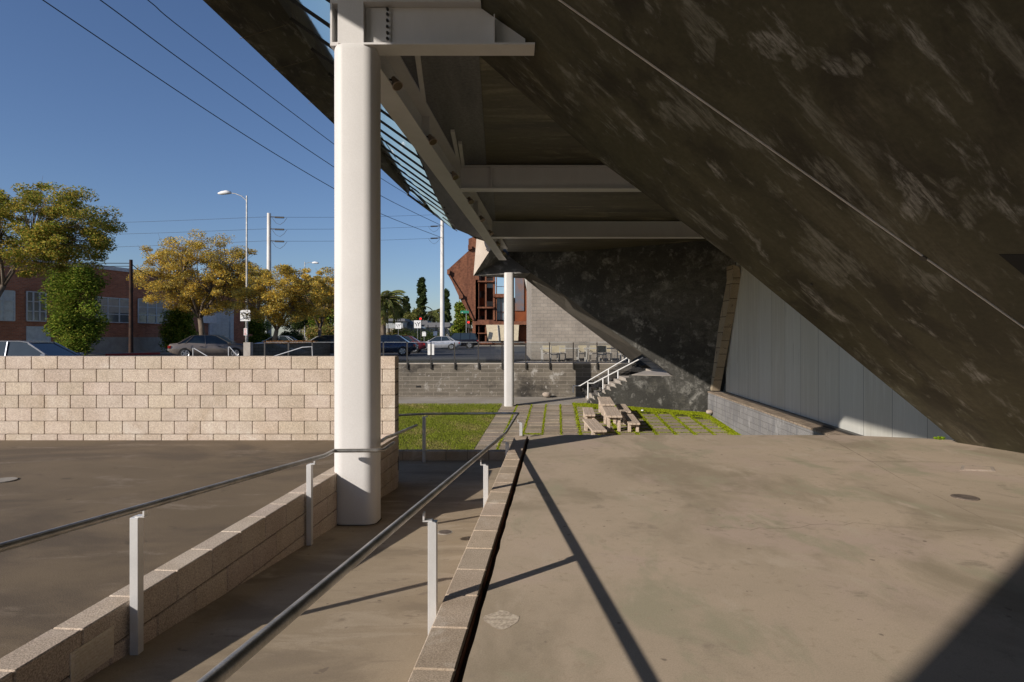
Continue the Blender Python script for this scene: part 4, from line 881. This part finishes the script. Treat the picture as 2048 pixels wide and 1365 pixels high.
# ------------------------------------------------------------------ poles, lamps, signs, wires
def pole(u, vt, vb, Y, r, mat, label, arms=(), arm_side=1):
    b = P(u, vb, Y); tp_ = P(u, vt, Y); t = thing('utility_pole', b, label, 'utility pole', 'utility poles')
    MB().tube([b, tp_], [r*1.15, r*.85], 12).build('shaft', mat, t, smooth=True, sharp=50)
    for v_ in arms:
        a = P(u, v_, Y); m = MB(); m.tube([a, a+Vector((arm_side*1.0, 0, -.05))], .05, 6); m.tube([a+Vector((arm_side*.6, 0, -.05)), a+Vector((arm_side*1.5, 0, -.08))], .09, 8); m.build('insulator', m_darksteel, t)
        m = MB(); m.tube([a+Vector((arm_side*x_, 0, -.1-1.0*math.sin((x_-.3)/1.5*math.pi)*.7)) for x_ in (.3, .7, 1.1, 1.5, 1.8)], .02, 4, caps=False); m.build('jumper_cable', m_wire, t)
    return t
pole(538, 427, 690, 62, .22, m_pole, 'white utility pole with three insulators above the golden trees', (434, 458, 482))
pole(884.5, 425, 690, 80, .26, m_pole, 'tall plain white utility pole left of the rusty tower', (452, 476), -1)
tb_ = pole(262, 520, 706, 40, .12, m_brown, 'short dark tarred wooden pole in front of the brick building', ())
def lamp(u, vt, vb, Y, au, av, label):
    b = P(u, vb, Y); tp_ = P(u, vt, Y); t = thing('street_lamp', b, label, 'street lamp', 'street lamps')
    MB().tube([b, tp_], [.09, .055], 10).build('pole', m_galv, t, smooth=True, sharp=50)
    e = P(au, av, Y); s = P(u, vt+11*(48/Y)*.9, Y); m = MB(); pts = [s, s.lerp(e, .3)+Vector((0, 0, .28*abs(e.x-s.x)*.5)), s.lerp(e, .65)+Vector((0, 0, .22*abs(e.x-s.x)*.5)), e]; m.tube(pts, .03, 6); m.build('arm', m_galv, t)
    d = 1 if e.x > s.x else -1; h = MB(); h.tube([e+Vector((-.1*d, 0, 0)), e+Vector((.25*d, 0, .03)), e+Vector((.6*d, 0, -.02)), e+Vector((.85*d, 0, -.05))], [.1, .16, .14, .05], 10); h.build('lamp_head', m_sign, t, smooth=True)
lamp(493.5, 392, 706, 46, 459, 386, 'tall grey street lamp with arm to the left over the golden tree')
lamp(609.5, 524, 690, 88, 626, 526, 'farther street lamp with arm to the right near the big column')
def arrow_sign(u, v, w, Y, pole_b, label, cat='traffic sign', name='turn_sign', pole_=True):
    p = P(u, v, Y); hw = w*Y/F/2; t = thing(name, P(u, pole_b, Y), label, cat, 'white turn lane signs')
    pl = MB().box(p.x-hw, p.x+hw, Y, Y+.03, p.z-hw*1.1, p.z+hw*1.1).build('plate', m_sign, t)
    if pole_: MB().tube([P(u, pole_b, Y)+Vector((0, .08, 0)), p+Vector((0, .08, 0))], .035, 6).build('pole', m_galv, t)
    m = MB(); Z = lambda a, b: Vector((p.x+a*hw, Y-.006, p.z+b*hw))
    def seg(a, b, ww=.09*hw): m.bar(a, b, .01, ww*2, up=(0, 1, 0)) if False else m.prism([a+((b-a).cross(Vector((0, 1, 0))).normalized()*ww), a-((b-a).cross(Vector((0, 1, 0))).normalized()*ww), b-((b-a).cross(Vector((0, 1, 0))).normalized()*ww), b+((b-a).cross(Vector((0, 1, 0))).normalized()*ww)], (0, .004, 0))
    seg(Z(-.3, -.6), Z(-.3, -.05)); seg(Z(-.3, -.05), Z(-.62, .3)); seg(Z(.3, -.6), Z(.3, .05)); seg(Z(.3, .05), Z(.0, .45)); seg(Z(.3, .05), Z(.62, .45))
    for (cx, cz, s) in ((-.7, .38, -1), (-.08, .55, -1), (.7, .55, 1)): m.prism([Z(cx-.14*s, cz-.12+.16), Z(cx+.16*s, cz+.1), Z(cx+.02*s, cz-.24)], (0, .004, 0))
    m.build('arrows', m_signk, pl); return t
arrow_sign(490.5, 631.5, 20, 45, 706, 'large white turn arrow sign fixed to the near street lamp')
arrow_sign(835, 649, 14, 88, 692, 'white turn arrow sign below the red signal', )
arrow_sign(796.5, 652, 11, 88.5, 692, 'smaller white turn arrow sign beside the big palm')
t = thing('parking_sign', P(491.5, 706, 44.9), 'small white and red parking sign low on the near street lamp', 'sign'); p = P(491.5, 664, 44.9)
pl = MB().box(p.x-.12, p.x+.12, 44.85, 44.87, p.z-.26, p.z+.26).build('plate', m_sign, t); m = MB()
for k, zz in enumerate((.2, .12, .0, -.1, -.18)): m.box(p.x-.09, p.x+.08-.03*(k % 2), 44.84, 44.85, p.z+zz-.025, p.z+zz+.01)
m.build('red_lettering', m_signr, pl)
t = thing('wall_sign', fpt(fhit(416), 2.2, .1), 'small white notice on the brick wall beside the roller door', 'sign'); a, z = fz(416, 647); m = MB(); fbox(m, a-.9, a+.9, z-.0, z+1.1, .2, .14); m.build('plate', m_sign, t)
t = thing('street_name_sign', P(932, 690, 92), 'green street name sign on a grey pole before the broad green tree', 'street sign')
MB().tube([P(932.5, 690, 92), P(932.5, 619, 92)], .06, 6).build('pole', m_galv, t); a = P(921, 627, 91.9); b = P(938, 622, 91.9); MB().box(a.x, b.x, 91.85, 91.9, a.z, b.z).build('blade', m_green, t)
a = P(922.5, 626, 91.8); MB().prism([a, a+Vector((.22, 0, .13)), a+Vector((.22, 0, -.02)), a+Vector((.3, 0, .02))], (0, .03, 0)).build('arrow_mark', m_sign, t)
for (u, v, lab) in ((841, 638, 'red traffic signal above the white turn sign'), (937, 645, 'red traffic signal before the green tree at the rusty tower')):
    p = P(u, v, 96); t = thing('traffic_signal', (p.x, 96.2, .3), lab, 'traffic signal', 'red traffic signals')
    MB().tube([Vector((p.x, 96.3, .3)), Vector((p.x, 96.3, p.z+.3))], .07, 6).build('pole', m_darksteel, t); MB().box(p.x-.2, p.x+.2, 96.0, 96.25, p.z-.85, p.z+.3).build('housing', m_darksteel, t); MB().tube([Vector((p.x, 95.95, p.z)), Vector((p.x, 96.01, p.z))], .16, 12).build('red_lamp', m_red, t)
for (u, v, lab) in ((848, 668, 'white rounded marker plate by the stone fence'), (870.5, 667, 'white rounded marker plate beside the white utility pole')):
    p = P(u, v, 90); t = thing('marker_plate', (p.x, 90, .3), lab, 'sign', 'white rounded plates'); MB().box(p.x-.28, p.x+.28, 90, 90.05, p.z-.35, p.z+.25).build('plate', m_sign, t); MB().tube([Vector((p.x-.22, 90.02, p.z+.24)), Vector((p.x+.22, 90.02, p.z+.24))], .07, 8).build('plate_top', m_sign, t); MB().box(p.x-.03, p.x+.03, 90.06, 90.1, .3, p.z).build('post', m_galv, t)
def wire(pts, r, label, group='overhead cables'):
    # smooth through points
    P0 = [P(*q) for q in pts]; o = []
    for i in range(len(P0)-1):
        a = P0[max(i-1, 0)]; b = P0[i]; c = P0[i+1]; d = P0[min(i+2, len(P0)-1)]
        for k in range(6):
            s = k/6; o.append(.5*((2*b)+(c-a)*s+(2*a-5*b+4*c-d)*s*s+(3*b-a-3*c+d)*s**3))
    o.append(P0[-1]); m = MB(); m.tube(o, r, 5); tag(m.build('overhead_cable', m_wire), label, 'cable', group)
wire([(-150, -160, 26), (85, 0, 31), (380, 199, 40), (537, 300, 47), (665, 376, 55), (762, 428, 64), (884, 476, 80)], .030, 'lowest thick cable crossing the sky from upper left to the white pole')
wire([(0, -140, 27), (200, 0, 32), (380, 133, 38), (616, 300, 50), (762, 392, 64), (884, 452, 80)], .030, 'middle thick cable crossing the sky from upper left to the white pole')
wire([(100, -150, 28), (295, 0, 33), (380, 70, 36), (663, 285, 54), (762, 357, 64), (884, 430, 80)], .028, 'highest thick cable crossing the sky behind the glazed eave')
for (a, b, c, lab) in ((447, 434, 430, 'upper thin wire between the white utility poles'), (470, 458, 453, 'middle thin wire between the white utility poles'), (496, 482, 477, 'lower thin wire between the white utility poles')):
    wire([(150, a+1, 60), (330, (a+b)/2+2, 61), (538, b, 62)], .014, lab.replace('between the white utility poles', 'left of the insulator pole'), 'thin overhead wires'); wire([(556, b+1, 62), (720, (b+c)/2+2.5, 70), (870, c, 80)], .014, lab, 'thin overhead wires')
wire([(-40, 520, 38), (120, 526, 39), (262, 527, 40)], .025, 'upper dark service cable from the tarred pole leftward', 'service cables'); wire([(-40, 533, 38), (160, 533, 39), (262, 533, 40)], .02, 'lower dark service cable from the tarred pole leftward', 'service cables')
wire([(262, 527, 40), (285, 545, 42), (330, 560, 46)], .025, 'sagging service cable from the tarred pole into the golden tree', 'service cables')
# planter and small rails
t = thing('block_planter', P(545, 712, 36), 'grey block planter wall in front of the forked golden tree', 'planter')
m = MB(); a = P(494, 688, 35); b = P(606, 684, 38); m.prism([Vector((a.x, 35, a.z)), Vector((b.x, 37, a.z)), Vector((b.x+.5, 42, a.z)), Vector((a.x, 42, a.z))], (0, 0, -1.4)); m.build('wall', brick_mat('planter_block', (.13, .12, .09), (.17, .155, .12), (.08, .07, .05), .41, .2, .012), t)
m = MB(); m.box(a.x-.03, a.x+.35, 34.6, 34.98, a.z-1.4, a.z+.08); m.build('corner_pier', m_conc, t)
n = 2500; q = np.stack([rng.uniform(a.x+.3, b.x, n), rng.uniform(36.5, 41, n), np.full(n, a.z+.02)+rng.uniform(0, .12, n)], 1); quads('leaf_litter', q, np.full(n, .06), rng.normal(size=(n, 3)), m_leaf, np.array((.3, .15, .05))*rng.uniform(.5, 1.3, (n, 1)), t)
for (pts, lab) in ((((386, 712), (386, 697), (388, 697), (415, 713)), 'left bent pipe rail in front of the tan sedan'), (((457, 712), (457, 694), (459, 694), (476, 713)), 'right bent pipe rail in front of the tan sedan'), (((548, 713), (605, 695), (624, 694), (625, 713)), 'sloping pipe rail beside the dark grey car')):
    t = thing('pipe_rail', P(*pts[0], 30), lab, 'handrail', 'white pipe rails by the street'); MB().tube([P(*q, 30) for q in pts]+[P(pts[-1][0], 724, 30)], .022, 6).build('rail', m_alu, t)

# ------------------------------------------------------------------ cars
def wheel(t, x, y, s, r=.33):
    m = MB(); m.tube([(x, y-.1, r), (x, y-.09, r), (x, y+.09, r), (x, y+.1, r)], [r*.93, r, r, r*.93], 20); w = m.build('wheel', m_tyre, t, world=False, smooth=True, sharp=40)
    m = MB(); m.tube([(x, y+s*.101, r), (x, y+s*.107, r)], r*.62, 16); m.build('rim', plain('rim_dark', (.10, .10, .10), .5), w, world=False)
    m = MB()
    for k in range(5):
        a = k*2*math.pi/5; d = Vector((math.cos(a), 0, math.sin(a))); m.bar(Vector((x, y+s*.112, r)), Vector((x, y+s*.112, r))+d*r*.62, .075, .012, up=(0, 1, 0))
    m.tube([(x+r*.63*math.cos(a), y+s*.11, r+r*.63*math.sin(a)) for a in [k*math.pi/10 for k in range(21)]], .018, 5, caps=False); m.build('spokes', m_rim, w, world=False)
def car(name, label, color, loc, rz, kind='sedan', L=4.6, W=1.78, H=1.44, rough=.25, metal=.4, group='cars on the street'):
    paint = plain('paint_%s' % label[:12].replace(' ', '_'), color, rough, metal, .6)
    t = thing(name, (0, 0, 0), label, 'car', group)
    hl = L/2; w = W/2; suv = kind == 'suv'
    if not suv: st_ = [(-1, .55, .78, .86), (-.96, .42, .92, .93), (-.8, .28, .97, .97), (-.5, .24, .99, 1), (-.2, .22, .95, 1), (.2, .22, .93, 1), (.45, .23, .92, 1), (.7, .25, .86, .97), (.88, .28, .78, .92), (.97, .36, .68, .84), (1, .45, .58, .76)]
    else: st_ = [(-1, .5, 1.0, .88), (-.97, .38, 1.08, .95), (-.8, .30, 1.12, 1), (-.4, .28, 1.10, 1), (.1, .28, 1.08, 1), (.42, .28, 1.06, 1), (.75, .3, 1.0, .98), (.92, .33, .93, .94), (.98, .4, .82, .9), (1, .5, .7, .86)]
    m = MB(); ring = 10
    for (fx, zb, zt, fw) in st_:
        ww = w*fw; h = zt-zb
        half = [(ww*.86, zb), (ww*.985, zb+h*.22), (ww, zb+h*.5), (ww*.965, zb+h*.82), (ww*.84, zt)]
        m.v += [(fx*hl, y, z) for y, z in half]+[(fx*hl, -y, z) for y, z in half[::-1]]
    for i in range(len(st_)-1):
        for k in range(ring): m.f.append((i*ring+k, (i+1)*ring+k, (i+1)*ring+(k+1) % ring, i*ring+(k+1) % ring)); m.c.append(None)
    m.f.append(tuple(range(ring))); m.f.append(tuple((len(st_)-1)*ring+k for k in range(ring))[::-1]); m.c += [None, None]
    body = m.build('body', paint, t, world=False, smooth=True, sharp=38)
    g = ([(-.78, .93), (-.46, H-.04), (-.30, H), (.02, H), (.16, H-.05), (.50, .92)] if not suv else [(-.96, 1.08), (-.86, H-.05), (-.7, H), (.05, H), (.18, H-.06), (.44, 1.04)])
    zb = .9 if not suv else 1.05
    m = MB(); n = len(g)
    for (fx, z) in g:
        f = (z-zb)/(H-zb); m.v += [(fx*hl, w*(.86-.19*max(0, f)), z), (fx*hl, -w*(.86-.19*max(0, f)), z)]
    for i in range(n-1): m.f.append((2*i, 2*i+2, 2*i+3, 2*i+1)); m.c.append(None)
    # sides as fans to the belt
    m.f.append(tuple(2*i for i in range(n))[::-1]); m.f.append(tuple(2*i+1 for i in range(n))); m.c += [None, None]
    m.build('windows', m_cglass, t, world=False)
    r = MB()
    i0, i1 = 1, n-2
    top = [(g[i][0]*hl, g[i][1]) for i in range(i0, i1+1)]
    for sg in (1, -1):
        pass
    for a, b in zip(top[:-1], top[1:]):
        q = []
        for (x, z) in (a, b): f = (z-zb)/(H-zb); q.append((x, w*(.875-.19*f), z+.012))
        r.prism([Vector(q[0]), Vector(q[1]), Vector((q[1][0], -q[1][1], q[1][2])), Vector((q[0][0], -q[0][1], q[0][2]))], (0, 0, .025))
    pil = [(g[0], g[1]), (g[-1], g[-2])]
    for (a, b) in pil:
        for sg in (1, -1):
            fa = max(0, (a[1]-zb)/(H-zb)); fb = (b[1]-zb)/(H-zb); r.bar((a[0]*hl, sg*w*(.87-.19*fa), a[1]), (b[0]*hl, sg*w*(.87-.19*fb), b[1]+.01), .07, .05)
    for fx in ((-.12, ) if not suv else (-.15, -.6)):
        for sg in (1, -1): r.bar((fx*hl, sg*w*.875, zb), (fx*hl-.03, sg*w*.69, H), .06, .03, up=(1, 0, 0))
    if not suv:
        for sg in (1, -1): r.bar((-.62*hl, sg*w*.87, zb), (-.40*hl, sg*w*.70, H-.02), .05, .03)
    r.build('roof', paint, t, world=False)
    for sx in (-.60, .60):
        for sg in (1, -1):
            wheel(t, sx*hl, sg*(w-.10), sg, .33 if not suv else .38)
    for sx in (-.60, .60):
        for sg in (1, -1): rr_ = .37 if not suv else .43; MB().tube([(sx*hl, sg*(w-.02), .33), (sx*hl, sg*(w-.012), .33)], rr_, 18).build('wheel_arch', m_black, t, world=False)
    for sg in (1, -1):
        zt = .80 if not suv else .98
        MB().bbox(-hl-.005, -hl+.16, sg*w*.78-.16, sg*w*.78+.13, zt-.15, zt+.02, .02).build('tail_light', m_tail, t, world=False); MB().bbox(hl-.28, hl-.04, sg*w*.70-.15, sg*w*.70+.10, .60, .70, .02).build('headlight', m_head, t, world=False)
        m = MB(); m.bbox(.42*hl, .50*hl, sg*(w+.02)-.07, sg*(w+.02)+.07, zb+.02, zb+.14, .02); m.build('wing_mirror', paint, t, world=False)
        m = MB()
        for fx in (-.22, .22): m.box(fx*hl-.09, fx*hl+.09, sg*w-.012, sg*w+.012, zb-.16, zb-.13)
        for fx in (-.46, -.12, .33): m.box(fx*hl-.006, fx*hl+.006, sg*w*.99-.006, sg*w*.99+.006, .34, zb-.03)
        m.build('door_trim', m_darksteel, t, world=False)
    MB().box(-hl-.02, -hl+.02, -.26, .26, .50, .62).build('number_plate', m_sign, t, world=False)
    t.location = loc; t.rotation_euler = (0, 0, rz); return t
R_ = math.radians
def cp(u, Y, z=.30): return ((u-1024)/F*Y, Y, z)
car('parked_car', 'pale blue sedan at the left edge, cut off by the tall beige wall', (.20, .22, .27), cp(62, 21.5, .02), R_(2), L=4.7)
car('parked_car', 'tan grey sedan seen from its rear corner below the golden tree', (.30, .25, .21), cp(420, 39), R_(28))
car('parked_car', 'dark sedan with red tail lamp just beyond the tan one', (.08, .09, .11), cp(436, 45), R_(24), H=1.47)
car('parked_car', 'silver blue sedan behind the block planter', (.42, .46, .52), cp(556, 58), R_(184), group='cars on the street')
car('parked_car', 'cream white sedan behind the dark grey one, left of the big column', (.70, .68, .62), cp(645, 60), R_(180))
car('moving_car', 'dark grey car behind the glass guard, left of the big column', (.06, .06, .065), cp(655, 43), R_(180), L=4.7)
car('moving_car', 'dark blue car emerging right of the big column', (.03, .05, .10), cp(772, 46), R_(180), H=1.48)
car('moving_car', 'maroon car following the dark blue one', (.16, .02, .03), cp(800, 54), R_(180))
car('moving_car', 'silver sedan with spoked wheels before the white utility pole', (.55, .56, .60), cp(879, 68), R_(180))
car('parked_car', 'black sport utility vehicle beyond the silver sedan', (.015, .015, .02), cp(915, 76), R_(180), 'suv', L=5.1, W=1.95, H=1.86)

# ------------------------------------------------------------------ camera, light
cam = bpy.data.cameras.new('camera'); co = bpy.data.objects.new('camera', cam); COL.objects.link(co); co.location = (0, 0, EYE); co.rotation_euler = (math.pi/2, 0, 0)
cam.sensor_width = 36; cam.lens = 36*F/2048; cam.shift_y = -6.5/2048; cam.clip_end = 6000; cam.clip_start = .05; S.camera = co
el = math.radians(22.8); d = Vector((.757*math.cos(el), .653*math.cos(el), -math.sin(el)))
sun = bpy.data.lights.new('sun', 'SUN'); so = bpy.data.objects.new('sun', sun); COL.objects.link(so); so.rotation_euler = d.to_track_quat('-Z', 'Y').to_euler(); sun.energy = 4.5; sun.angle = math.radians(.53); sun.color = (1, .915, .815)
w = bpy.data.worlds.new('World'); S.world = w; w.use_nodes = True; nt = w.node_tree; nt.nodes.clear()
sk = N(nt, 'ShaderNodeTexSky', sky_type='NISHITA'); sk.sun_disc = False; sk.sun_elevation = el; sk.sun_rotation = math.atan2(-.757, -.653) % (2*math.pi); sk.air_density = 1.0; sk.dust_density = .4; sk.ozone_density = 2.5; sk.altitude = 30
bg = N(nt, 'ShaderNodeBackground'); bg.inputs[1].default_value = .088; ow = N(nt, 'ShaderNodeOutputWorld'); tn = N(nt, 'ShaderNodeMix', data_type='RGBA', blend_type='MULTIPLY'); tn.inputs[0].default_value = 1; tn.inputs[7].default_value = (.80, .86, 1.04, 1); nt.links.new(sk.outputs[0], tn.inputs[6]); nt.links.new(tn.outputs[2], bg.inputs[0]); nt.links.new(bg.outputs[0], ow.inputs[0])
S.view_settings.view_transform = 'Standard'; S.view_settings.look = 'None'; S.view_settings.exposure = .2; S.view_settings.gamma = 1
S.cycles.max_bounces = 8; S.cycles.diffuse_bounces = 4; S.cycles.transparent_max_bounces = 16
